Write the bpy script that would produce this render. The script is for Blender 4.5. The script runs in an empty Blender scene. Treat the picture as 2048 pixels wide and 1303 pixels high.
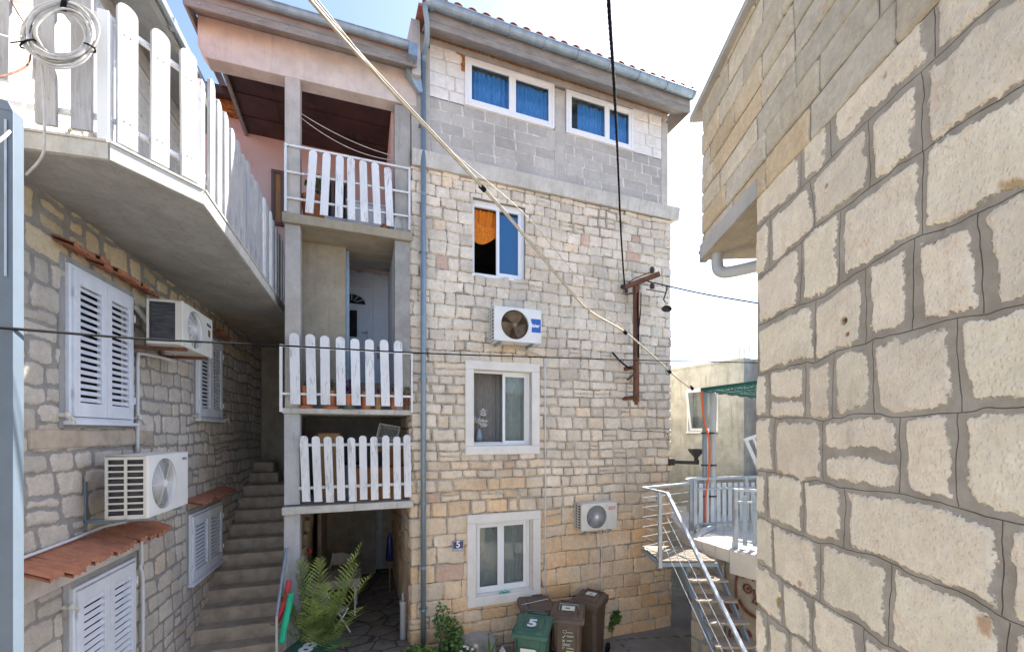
import bpy, math, random
import numpy as np
from mathutils import Vector, Matrix, Euler
rad = math.radians
PI = math.pi
random.seed(7)
CZ = 4.12            # height of the eye above the lane; heights in this file are measured from the eye
SC = bpy.context.scene

# ---------------------------------------------------------------- camera, sky, sun, exposure
cam = bpy.data.cameras.new("camera")
cam.sensor_width = 36.0
cam.lens = 830.0 / 2048.0 * 36.0
cam.shift_y = (865 - 651.5) / 2048.0
cam.clip_start = 0.05
cam.clip_end = 2000
camo = bpy.data.objects.new("camera", cam)
camo.location = (0, 0, CZ)
camo.rotation_euler = (rad(90), 0, 0)
SC.collection.objects.link(camo)
SC.camera = camo

SUN_AZ, SUN_EL = 43.0, 49.0     # azimuth counted from +X towards +Y
world = bpy.data.worlds.new("World")
SC.world = world
world.use_nodes = True
wn = world.node_tree
wn.nodes.clear()
sky = wn.nodes.new("ShaderNodeTexSky")
sky.sky_type = 'NISHITA'
sky.sun_disc = False
sky.sun_elevation = rad(SUN_EL)
sky.sun_rotation = rad(90 - SUN_AZ)
sky.air_density = .8
sky.dust_density = 1.3
sky.ozone_density = 1.6
bg = wn.nodes.new("ShaderNodeBackground")
bg.inputs['Strength'].default_value = 0.10
wo = wn.nodes.new("ShaderNodeOutputWorld")
wn.links.new(sky.outputs[0], bg.inputs[0])
wn.links.new(bg.outputs[0], wo.inputs[0])
sun = bpy.data.lights.new("sun", 'SUN')
sun.energy = 4.6
sun.angle = rad(0.5)
sun.color = (1.0, 0.95, 0.87)
suno = bpy.data.objects.new("sun", sun)
sd = Vector((math.cos(rad(SUN_AZ)) * math.cos(rad(SUN_EL)), math.sin(rad(SUN_AZ)) * math.cos(rad(SUN_EL)), math.sin(rad(SUN_EL))))
suno.rotation_euler = sd.to_track_quat('Z', 'Y').to_euler()
suno.location = (20, 20, 30)
SC.collection.objects.link(suno)
SC.view_settings.view_transform = 'Standard'
SC.view_settings.look = 'None'
SC.view_settings.gamma = 1
SC.view_settings.exposure = 2.05
SC.render.engine = 'CYCLES'
SC.cycles.max_bounces = 8
SC.cycles.diffuse_bounces = 5
SC.cycles.use_denoising = True

# ---------------------------------------------------------------- frames, things, mesh builder
FPX, HY = 830.0, 865.0


class Frame:
    """local x runs along a wall (to the right as seen from the eye), y into the wall, z up"""
    def __init__(s, ox, oy, dx, dy):
        n = math.hypot(dx, dy)
        s.o = (ox, oy); s.d = (dx / n, dy / n); s.n = (-dy / n, dx / n)

    def loc(s, px, py, off=0.0):
        ox = s.o[0] + s.n[0] * off; oy = s.o[1] + s.n[1] * off
        k = (px - 1024) / FPX
        t = (k * oy - ox) / (s.d[0] - k * s.d[1]); Y = oy + t * s.d[1]
        return t, (HY - py) / FPX * Y

    def w(s, x, y, z):
        return Vector((s.o[0] + s.d[0] * x + s.n[0] * y, s.o[1] + s.d[1] * x + s.n[1] * y, z))

    def inv(s, X, Y):
        rx, ry = X - s.o[0], Y - s.o[1]
        return rx * s.d[0] + ry * s.d[1], rx * s.n[0] + ry * s.n[1]

    def rot(s):
        return math.atan2(s.d[1], s.d[0])


W = Frame(0, 0, 1, 0)
F = Frame(-.22, 7.6, 2286, 830)
L = Frame(-2.84, 0, -.318, 1)
R = Frame(1.2434 + .0735 * 2.4, 2.4, -.0735, -1)
G = Frame(4.30, 11.3, .534, -.846)


def at(px, py, Y):
    return Vector(((px - 1024) / FPX * Y, Y, (HY - py) / FPX * Y))


class Thing:
    def __init__(s, name, label, cat, fr=W, org=(0, 0, 0), group=None, kind=None):
        s.root = bpy.data.objects.new(name, None)
        SC.collection.objects.link(s.root)
        s.fr = fr; s.org = Vector(org)
        p = fr.w(*org)
        s.root.location = (p.x, p.y, p.z + CZ)
        s.root.rotation_euler = (0, 0, fr.rot())
        s.root.empty_display_size = 0.1
        s.root['label'] = label
        s.root['category'] = cat
        if group: s.root['group'] = group
        if kind: s.root['kind'] = kind

    def part(s, mb, name, m, parent=None, label=None, bevel=0, smooth=False, kind=None):
        o = mb.build(name, m, s.org, smooth)
        o.parent = parent if parent is not None else s.root
        if label: o['label'] = label
        if kind: o['kind'] = kind
        if bevel:
            b = o.modifiers.new('bevel', 'BEVEL'); b.width = bevel; b.segments = 2
            b.limit_method = 'ANGLE'; b.angle_limit = rad(40)
        return o


def single(mb, name, m, label, cat, fr=W, org=(0, 0, 0), group=None, kind=None, smooth=False, bevel=0):
    o = mb.build(name, m, Vector(org), smooth)
    p = fr.w(*org)
    o.location = (p.x, p.y, p.z + CZ); o.rotation_euler = (0, 0, fr.rot())
    if label: o['label'] = label
    if cat: o['category'] = cat
    if group: o['group'] = group
    if kind: o['kind'] = kind
    if bevel:
        b = o.modifiers.new('bevel', 'BEVEL'); b.width = bevel; b.segments = 2
        b.limit_method = 'ANGLE'; b.angle_limit = rad(40)
    return o


def copy_thing(root, label, fr=None, loc=None):
    r = root.copy(); SC.collection.objects.link(r); r['label'] = label
    if loc is not None:
        p = (fr or W).w(*loc); r.location = (p.x, p.y, p.z + CZ)
    def rec(src, dst):
        for ch in list(src.children):
            c = ch.copy(); SC.collection.objects.link(c); c.parent = dst
            rec(ch, c)
    rec(root, r)
    return r


class MB:
    def __init__(s):
        s.v = []; s.f = []

    def add(s, vs, fs):
        b = len(s.v)
        s.v += [tuple(v) for v in vs]
        s.f += [tuple(i + b for i in f) for f in fs]
        return s

    def box(s, x0, x1, y0, y1, z0, z1):
        vs = [(x, y, z) for z in (z0, z1) for y in (y0, y1) for x in (x0, x1)]
        return s.add(vs, [(0, 2, 3, 1), (4, 5, 7, 6), (0, 1, 5, 4), (2, 6, 7, 3), (0, 4, 6, 2), (1, 3, 7, 5)])

    def obox(s, c, size, M=None):
        hx, hy, hz = [a / 2 for a in size]
        vs = [Vector((x, y, z)) for z in (-hz, hz) for y in (-hy, hy) for x in (-hx, hx)]
        if M is not None:
            M = M.to_3x3() if hasattr(M, 'to_3x3') else M
            vs = [M @ v for v in vs]
        c = Vector(c)
        return s.add([v + c for v in vs], [(0, 2, 3, 1), (4, 5, 7, 6), (0, 1, 5, 4), (2, 6, 7, 3), (0, 4, 6, 2), (1, 3, 7, 5)])

    def bar(s, p0, p1, w, t, up=(0, 0, 1)):
        """box of section w x t from p0 to p1"""
        p0, p1 = Vector(p0), Vector(p1)
        d = (p1 - p0); ln = d.length; d.normalize()
        up = Vector(up)
        if abs(d.dot(up)) > .98: up = Vector((1, 0, 0))
        a = d.cross(up).normalized(); b = a.cross(d).normalized()
        M = Matrix((a, d, b)).transposed()
        return s.obox((p0 + p1) / 2, (w, ln, t), M)

    def prism(s, pts, y0, y1, plane='xz'):
        n = len(pts)
        def P(p, y):
            return (p[0], y, p[1]) if plane == 'xz' else ((p[0], p[1], y) if plane == 'xy' else (y, p[0], p[1]))
        vs = [P(p, y0) for p in pts] + [P(p, y1) for p in pts]
        fs = [tuple(range(n)), tuple(range(2 * n - 1, n - 1, -1))]
        fs += [(i, i + n, (i + 1) % n + n, (i + 1) % n) for i in range(n)]
        return s.add(vs, fs)

    def ring_frame(s, x0, x1, z0, z1, w, y0, y1, wb=None, wt=None):
        wb = w if wb is None else wb; wt = w if wt is None else wt
        s.box(x0, x0 + w, y0, y1, z0, z1); s.box(x1 - w, x1, y0, y1, z0, z1)
        s.box(x0 + w, x1 - w, y0, y1, z0, z0 + wb); s.box(x0 + w, x1 - w, y0, y1, z1 - wt, z1)
        return s

    def tube(s, pts, r, n=8, closed=False, cap=True):
        pts = [Vector(p) for p in pts]
        m = len(pts)
        if m < 2: return s
        rs = r if isinstance(r, (list, tuple)) else [r] * m
        prev = None; rings = []
        for i, p in enumerate(pts):
            if closed: d = pts[(i + 1) % m] - pts[i - 1]
            else: d = pts[min(i + 1, m - 1)] - pts[max(i - 1, 0)]
            if d.length < 1e-9: d = Vector((0, 0, 1))
            d.normalize()
            if prev is None:
                a = d.cross(Vector((0, 0, 1)) if abs(d.z) < .9 else Vector((1, 0, 0))).normalized()
            else:
                a = (prev - d * prev.dot(d)).normalized()
            prev = a; b = d.cross(a)
            rings.append([p + (a * math.cos(2 * PI * k / n) + b * math.sin(2 * PI * k / n)) * rs[i] for k in range(n)])
        vs = [v for rg in rings for v in rg]; fs = []
        for i in range(m if closed else m - 1):
            j = (i + 1) % m
            for k in range(n):
                fs.append((i * n + k, i * n + (k + 1) % n, j * n + (k + 1) % n, j * n + k))
        if cap and not closed:
            fs.append(tuple(range(n - 1, -1, -1))); fs.append(tuple((m - 1) * n + k for k in range(n)))
        return s.add(vs, fs)

    def cyl(s, p0, p1, r0, r1=None, n=16):
        return s.tube([p0, p1], [r0, r0 if r1 is None else r1], n)

    def lathe(s, prof, c, n=20, sq=None):
        """profile (r, z) round the vertical through c"""
        c = Vector(c); vs = []; fs = []
        for r, z in prof:
            for k in range(n):
                a = 2 * PI * (k + .5) / n
                x, y = math.cos(a), math.sin(a)
                if sq:
                    e = max(abs(x), abs(y)); x, y = x * (1 - sq) + x / e * sq, y * (1 - sq) + y / e * sq
                vs.append(c + Vector((x * r, y * r, z)))
        for i in range(len(prof) - 1):
            for k in range(n):
                fs.append((i * n + k, i * n + (k + 1) % n, (i + 1) * n + (k + 1) % n, (i + 1) * n + k))
        return s.add(vs, fs)

    def disc(s, c, r, n=24, axis='y'):
        vs = []
        for k in range(n):
            a = 2 * PI * k / n
            vs.append((c[0] + r * math.cos(a), c[1], c[2] + r * math.sin(a)) if axis == 'y' else (c[0] + r * math.cos(a), c[1] + r * math.sin(a), c[2]))
        return s.add(vs, [tuple(range(n))])

    def sheet(s, fn, nu, nv):
        vs = [fn(i / nu, j / nv) for j in range(nv + 1) for i in range(nu + 1)]
        fs = [(j * (nu + 1) + i, j * (nu + 1) + i + 1, (j + 1) * (nu + 1) + i + 1, (j + 1) * (nu + 1) + i) for j in range(nv) for i in range(nu)]
        return s.add(vs, fs)

    def xf(s, fn, start=0):
        s.v[start:] = [tuple(fn(Vector(v))) for v in s.v[start:]]
        return s

    def build(s, name, m, org=Vector((0, 0, 0)), smooth=False):
        me = bpy.data.meshes.new(name)
        me.from_pydata([(v[0] - org.x, v[1] - org.y, v[2] - org.z) for v in s.v], [], s.f)
        me.materials.append(m)
        if smooth: me.polygons.foreach_set('use_smooth', [True] * len(me.polygons))
        me.update()
        o = bpy.data.objects.new(name, me)
        SC.collection.objects.link(o)
        return o


def spline(pts, k=8):
    pts = [Vector(p) for p in pts]; out = []
    for i in range(len(pts) - 1):
        p0 = pts[max(i - 1, 0)]; p1 = pts[i]; p2 = pts[i + 1]; p3 = pts[min(i + 2, len(pts) - 1)]
        for j in range(k):
            t = j / k
            out.append(0.5 * ((2 * p1) + (p2 - p0) * t + (2 * p0 - 5 * p1 + 4 * p2 - p3) * t * t + (3 * p1 - p0 - 3 * p2 + p3) * t ** 3))
    out.append(pts[-1])
    return out


def text_mb(txt, size, M, depth=0.0006, bold=0.0, align='CENTER', sx=1.0):
    cu = bpy.data.curves.new('letters', 'FONT')
    cu.body = txt; cu.size = size; cu.align_x = align; cu.align_y = 'CENTER'; cu.extrude = depth; cu.offset = bold
    cu.resolution_u = 4
    o = bpy.data.objects.new('letters', cu)
    SC.collection.objects.link(o)
    dg = bpy.context.evaluated_depsgraph_get()
    me = bpy.data.meshes.new_from_object(o.evaluated_get(dg))
    mb = MB()
    mb.add([M @ Vector((v.co.x * sx, v.co.y, v.co.z)) for v in me.vertices], [tuple(p.vertices) for p in me.polygons])
    bpy.data.objects.remove(o); bpy.data.meshes.remove(me)
    return mb


def face_M(x, y, z):
    """text laid on a wall front: reads along +x, up +z, faces -y"""
    return Matrix.Translation((x, y, z)) @ Matrix(((1, 0, 0, 0), (0, 0, -1, 0), (0, 1, 0, 0), (0, 0, 0, 1)))


# ---------------------------------------------------------------- materials
MATS = {}


class NT:
    def __init__(s, name):
        s.m = bpy.data.materials.new(name); s.m.use_nodes = True
        s.t = s.m.node_tree; s.t.nodes.clear()
        s.out = s.n('ShaderNodeOutputMaterial'); s.b = s.n('ShaderNodeBsdfPrincipled')
        s.l(s.b.outputs[0], s.out.inputs[0])
        s.tc = s.n('ShaderNodeTexCoord')
        s.co = s.tc.outputs['Object']

    def n(s, t, **kw):
        nd = s.t.nodes.new(t)
        for k, v in kw.items(): setattr(nd, k, v)
        return nd

    def l(s, a, b): s.t.links.new(a, b)

    def val(s, sock, v):
        if hasattr(v, 'is_output') or isinstance(v, bpy.types.NodeSocket): s.l(v, sock)
        else:
            if isinstance(v, (tuple, list)) and len(v) == 3 and sock.type == 'RGBA': v = (*v, 1)
            sock.default_value = v

    def map(s, scale=(1, 1, 1), rot=(0, 0, 0), src=None):
        m = s.n('ShaderNodeMapping'); s.l(src or s.co, m.inputs[0])
        m.inputs['Scale'].default_value = scale; m.inputs['Rotation'].default_value = rot
        return m.outputs[0]

    def noise(s, scale, detail=4, rough=.55, src=None, dist=0):
        nd = s.n('ShaderNodeTexNoise'); s.l(src or s.co, nd.inputs['Vector'])
        nd.inputs['Scale'].default_value = scale; nd.inputs['Detail'].default_value = detail
        nd.inputs['Roughness'].default_value = rough; nd.inputs['Distortion'].default_value = dist
        return nd.outputs[0]

    def voro(s, scale, src=None, feature='F1'):
        nd = s.n('ShaderNodeTexVoronoi'); nd.feature = feature; s.l(src or s.co, nd.inputs['Vector'])
        nd.inputs['Scale'].default_value = scale
        return nd.outputs['Distance']

    def math(s, op, a, b=0.0, c=None):
        nd = s.n('ShaderNodeMath', operation=op)
        s.val(nd.inputs[0], a); s.val(nd.inputs[1], b)
        if c is not None: s.val(nd.inputs[2], c)
        return nd.outputs[0]

    def ramp(s, v, a, b, smooth=True):
        nd = s.n('ShaderNodeMapRange')
        if smooth: nd.interpolation_type = 'SMOOTHSTEP'
        s.val(nd.inputs[0], v); nd.inputs[1].default_value = a; nd.inputs[2].default_value = b
        return nd.outputs[0]

    def mix(s, fac, a, b, mode='MIX'):
        nd = s.n('ShaderNodeMix', data_type='RGBA', blend_type=mode)
        s.val(nd.inputs[0], fac); s.val(nd.inputs[6], a); s.val(nd.inputs[7], b)
        return nd.outputs[2]

    def attr(s, name):
        nd = s.n('ShaderNodeAttribute', attribute_name=name)
        return nd

    def bump(s, h, strength=.3, dist=.01, prev=None):
        nd = s.n('ShaderNodeBump'); nd.inputs['Strength'].default_value = strength; nd.inputs['Distance'].default_value = dist
        s.l(h, nd.inputs['Height'])
        if prev is not None: s.l(prev, nd.inputs['Normal'])
        return nd.outputs[0]

    def fin(s, col, rough=.8, metal=0.0, nrm=None, spec=None):
        s.val(s.b.inputs['Base Color'], col); s.val(s.b.inputs['Roughness'], rough); s.val(s.b.inputs['Metallic'], metal)
        if nrm is not None: s.l(nrm, s.b.inputs['Normal'])
        if spec is not None: s.b.inputs['Specular IOR Level'].default_value = spec
        MATS[s.m.name] = s.m
        return s.m


def simple(name, col, rough=.6, metal=0, var=.12, sc=6, col2=None, dirt=.0, dirtcol=(.12, .09, .06), bump=.1, bsc=60, stretch=(1, 1, 1), spec=None):
    t = NT(name)
    v = t.map(stretch)
    nz = t.noise(sc, 5, .6, v)
    c2 = col2 or tuple(c * (1 - var * 2) for c in col)
    c = t.mix(t.ramp(nz, .3, .7), col, c2)
    if dirt:
        dz = t.noise(sc * 2.3, 6, .7, t.map((1, 1, .35)))
        c = t.mix(t.math('MULTIPLY', t.ramp(dz, .55, .75), dirt), c, dirtcol)
    nr = t.bump(t.noise(bsc, 3, .6, v), bump, .01)
    rg = t.math('MULTIPLY_ADD', nz, .2, rough - .1)
    return t.fin(c, rg, metal, nr, spec)


def masonry_mat(name, mortar, ragged=.012, rsc=18, groove=False, pick=False, soft=.003, mort2=None, joint_shade=0, rustc=0, grain=.75, ochre=.45, smear=0):
    t = NT(name)
    d = t.attr('d').outputs['Fac']; tint = t.attr('tint').outputs['Color']
    n1 = t.noise(rsc, 5, .65); n2 = t.noise(rsc * 5, 3, .6)
    dd = t.math('ADD', d, t.math('MULTIPLY_ADD', n1, ragged * 2, -ragged))
    dd = t.math('ADD', dd, t.math('MULTIPLY_ADD', n2, ragged * .7, -ragged * .35))
    if smear:
        dd = t.math('SUBTRACT', dd, t.math('MULTIPLY', t.ramp(t.noise(1.5, 5, .7, None, .5), .50, .66), smear))
    mask = t.ramp(dd, -soft, soft)
    fine = t.noise(48, 6, .75); mid = t.noise(13, 7, .78)
    k = t.math('MULTIPLY_ADD', t.math('ADD', t.math('MULTIPLY', fine, .45), t.math('MULTIPLY', mid, .55)), grain, 1.0 - grain / 2)
    kc = t.n('ShaderNodeCombineColor'); [t.l(k, kc.inputs[i]) for i in range(3)]
    stone = t.mix(1.0, tint, kc.outputs[0], 'MULTIPLY')
    # rusty ochre veins and dark lichen dots belong to the stone itself
    oc = t.ramp(t.noise(4.5, 6, .7, t.map((1, 1, 1.8), (0, .4, .2)), 1.2), .60, .74)
    stone = t.mix(t.math('MULTIPLY', oc, ochre), stone, (.52, .35, .17))
    bl = t.ramp(t.noise(2.7, 6, .75, None, 1.0), .35, .65)
    stone = t.mix(t.math('MULTIPLY', bl, .28), stone, t.mix(1.0, stone, (.66, .60, .55), 'MULTIPLY'))
    li = t.ramp(t.noise(14, 6, .75), .66, .74)
    stone = t.mix(t.math('MULTIPLY', li, .55), stone, (.10, .09, .075))
    if rustc:
        rz_ = t.math('MULTIPLY', t.ramp(t.noise(7, 6, .72, t.map((1, 1, 1), (.3, 0, .1)), .8), .585, .68), t.ramp(t.noise(1.1, 3, .6), .45, .62))
        stone = t.mix(t.math('MULTIPLY', rz_, rustc), stone, (.60, .27, .12))
    if pick:
        pv = t.voro(75, t.map((1, 1, .7)))
        stone = t.mix(t.math('MULTIPLY', t.ramp(pv, .35, .05), .35), stone, (.80, .74, .62))
    mc = t.mix(t.ramp(t.noise(7, 5, .65), .3, .7), mortar, mort2 or tuple(c * .62 for c in mortar))
    if groove:
        zc = t.math('ABSOLUTE', t.attr('zc').outputs['Fac']); xc = t.math('ABSOLUTE', t.attr('xc').outputs['Fac'])
        g = t.math('MINIMUM', zc, xc)
        gm = t.ramp(g, .0022, .0006)
        mc = t.mix(t.math('MULTIPLY', gm, .8), mc, (.07, .06, .05))
    if joint_shade:
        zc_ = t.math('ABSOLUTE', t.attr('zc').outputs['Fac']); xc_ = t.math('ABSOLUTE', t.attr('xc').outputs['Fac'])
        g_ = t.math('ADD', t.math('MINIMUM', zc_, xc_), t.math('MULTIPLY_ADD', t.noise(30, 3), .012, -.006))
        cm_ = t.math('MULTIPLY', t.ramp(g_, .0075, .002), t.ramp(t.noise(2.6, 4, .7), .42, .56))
        mc = t.mix(t.math('MULTIPLY', cm_, joint_shade), mc, (.045, .038, .03))  # near-black joint lines paint open-gap shade into the mortar colour, in noise patches
    c = t.mix(mask, mc, stone)
    sk = t.ramp(t.noise(3.5, 5, .7, t.map((1.6, 1.6, .22))), .56, .72)
    c = t.mix(t.math('MULTIPLY', sk, .22), c, (.17, .15, .12))
    h = t.math('ADD', t.math('MULTIPLY', t.noise(38, 6, .7), 1.0), t.math('MULTIPLY', mask, .5))
    nr = t.bump(h, .55, .012)
    if pick:
        hp = t.math('MULTIPLY', t.ramp(t.voro(75, t.map((1, 1, .7))), .5, .0), mask)
        nr = t.bump(hp, .5, .006, nr)
    if groove:
        nr = t.bump(t.math('SUBTRACT', 1.0, t.math('MULTIPLY', gm, t.math('SUBTRACT', 1.0, mask))), .8, .006, nr)
    return t.fin(c, .92, 0, nr, .25)


def white_wood(name, wear=.5, base=(.78, .79, .80)):
    t = NT(name)
    v = t.map((14, 14, 1.0))
    g = t.noise(5, 6, .75, v, .6); p = t.noise(2.2, 5, .7, t.map((3, 3, 1)))
    w = t.ramp(t.math('ADD', g, t.math('MULTIPLY', p, .6)), .98 - wear * .22, 1.04 - wear * .10)
    c = t.mix(t.ramp(t.noise(1.5, 3), .35, .7), base, tuple(b * .86 for b in base))
    c = t.mix(t.math('MULTIPLY', w, .9), c, t.mix(g, (.20, .19, .20), (.42, .41, .42)))
    nr = t.bump(g, .35, .006)
    return t.fin(c, .62, 0, nr)


def rusty(name, col=(.10, .045, .03), col2=(.20, .085, .045)):
    t = NT(name)
    c = t.mix(t.ramp(t.noise(9, 6, .7), .35, .65), col, col2)
    c = t.mix(t.ramp(t.noise(40, 4, .7), .6, .75), c, (.30, .13, .05))
    return t.fin(c, .85, .1, t.bump(t.noise(90, 4, .7), .5, .004))


def white_metal_rust(name):
    t = NT(name)
    r = t.ramp(t.noise(5, 6, .75, t.map((1, 1, .5))), .60, .68)
    c = t.mix(r, (.76, .77, .78), t.mix(t.noise(30, 4, .7), (.38, .13, .03), (.62, .32, .10)))
    return t.fin(c, .55, 0, t.bump(t.noise(60, 3), .1, .003))


def concrete(name, a=(.30, .29, .27), b=(.20, .195, .185), boards=None, streak=.35, bw=.11, stain=(.33, .19, .08), staina=.25, bmp=.35, st0=.64):
    t = NT(name)
    c = t.mix(t.ramp(t.noise(3.2, 6, .65), .3, .7), a, b)
    c = t.mix(t.math('MULTIPLY', t.ramp(t.noise(6, 6, .7, t.map((2.2, 2.2, .25))), .5, .72), streak), c, tuple(x * .55 for x in b))
    c = t.mix(t.math('MULTIPLY', t.ramp(t.noise(2.6, 6, .75, t.map((1, 4, 1))), st0, st0 + .08), staina), c, stain)
    c = t.mix(t.math('MULTIPLY', t.ramp(t.noise(45, 4, .7), .5, .8), .3), c, tuple(x * 1.5 for x in a))
    nr = t.bump(t.noise(55, 5, .7), bmp, .006)
    if boards:
        s_ = t.n('ShaderNodeSeparateXYZ'); t.l(t.co, s_.inputs[0])
        fr = t.math('FRACT', t.math('DIVIDE', s_.outputs[boards], bw))
        g = t.math('MINIMUM', fr, t.math('SUBTRACT', 1.0, fr))
        gm = t.ramp(g, .0, .05)
        bid = t.math('FLOOR', t.math('DIVIDE', s_.outputs[boards], bw))
        wn_ = t.n('ShaderNodeTexWhiteNoise', noise_dimensions='1D'); t.l(bid, wn_.inputs['W'])
        c = t.mix(t.math('MULTIPLY', wn_.outputs['Value'], .3), c, tuple(x * .6 for x in b))
        nr = t.bump(gm, .5, .006, nr)
    return t.fin(c, .9, 0, nr, .3)


def glass(name, col=(.02, .025, .03), rough=.03):
    """thin pane: mirrors the sky a little and lets the room show"""
    t = NT(name)
    ge = t.n('ShaderNodeNewGeometry'); dt = t.n('ShaderNodeVectorMath', operation='DOT_PRODUCT')
    t.l(ge.outputs['Incoming'], dt.inputs[0]); t.l(ge.outputs['Normal'], dt.inputs[1])
    fz = t.math('POWER', t.math('SUBTRACT', 1.0, t.math('ABSOLUTE', dt.outputs['Value'])), 4.0)
    tr = t.n('ShaderNodeBsdfTransparent'); tr.inputs[0].default_value = (.86, .9, .9, 1)
    gl = t.n('ShaderNodeBsdfGlossy'); gl.inputs['Roughness'].default_value = rough
    mx = t.n('ShaderNodeMixShader')
    t.l(t.math('MULTIPLY_ADD', fz, .55, .035), mx.inputs[0]); t.l(tr.outputs[0], mx.inputs[1]); t.l(gl.outputs[0], mx.inputs[2])
    t.l(mx.outputs[0], t.out.inputs[0]); t.t.nodes.remove(t.b)
    MATS[name] = t.m
    return t.m


def cloth(name, a, b, sc=14, st=(6, 6, .6)):
    t = NT(name)
    c = t.mix(t.ramp(t.noise(sc, 3, .5, t.map(st)), .35, .65), a, b)
    return t.fin(c, .85, 0, t.bump(t.noise(200, 2), .15, .002), .2)


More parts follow.
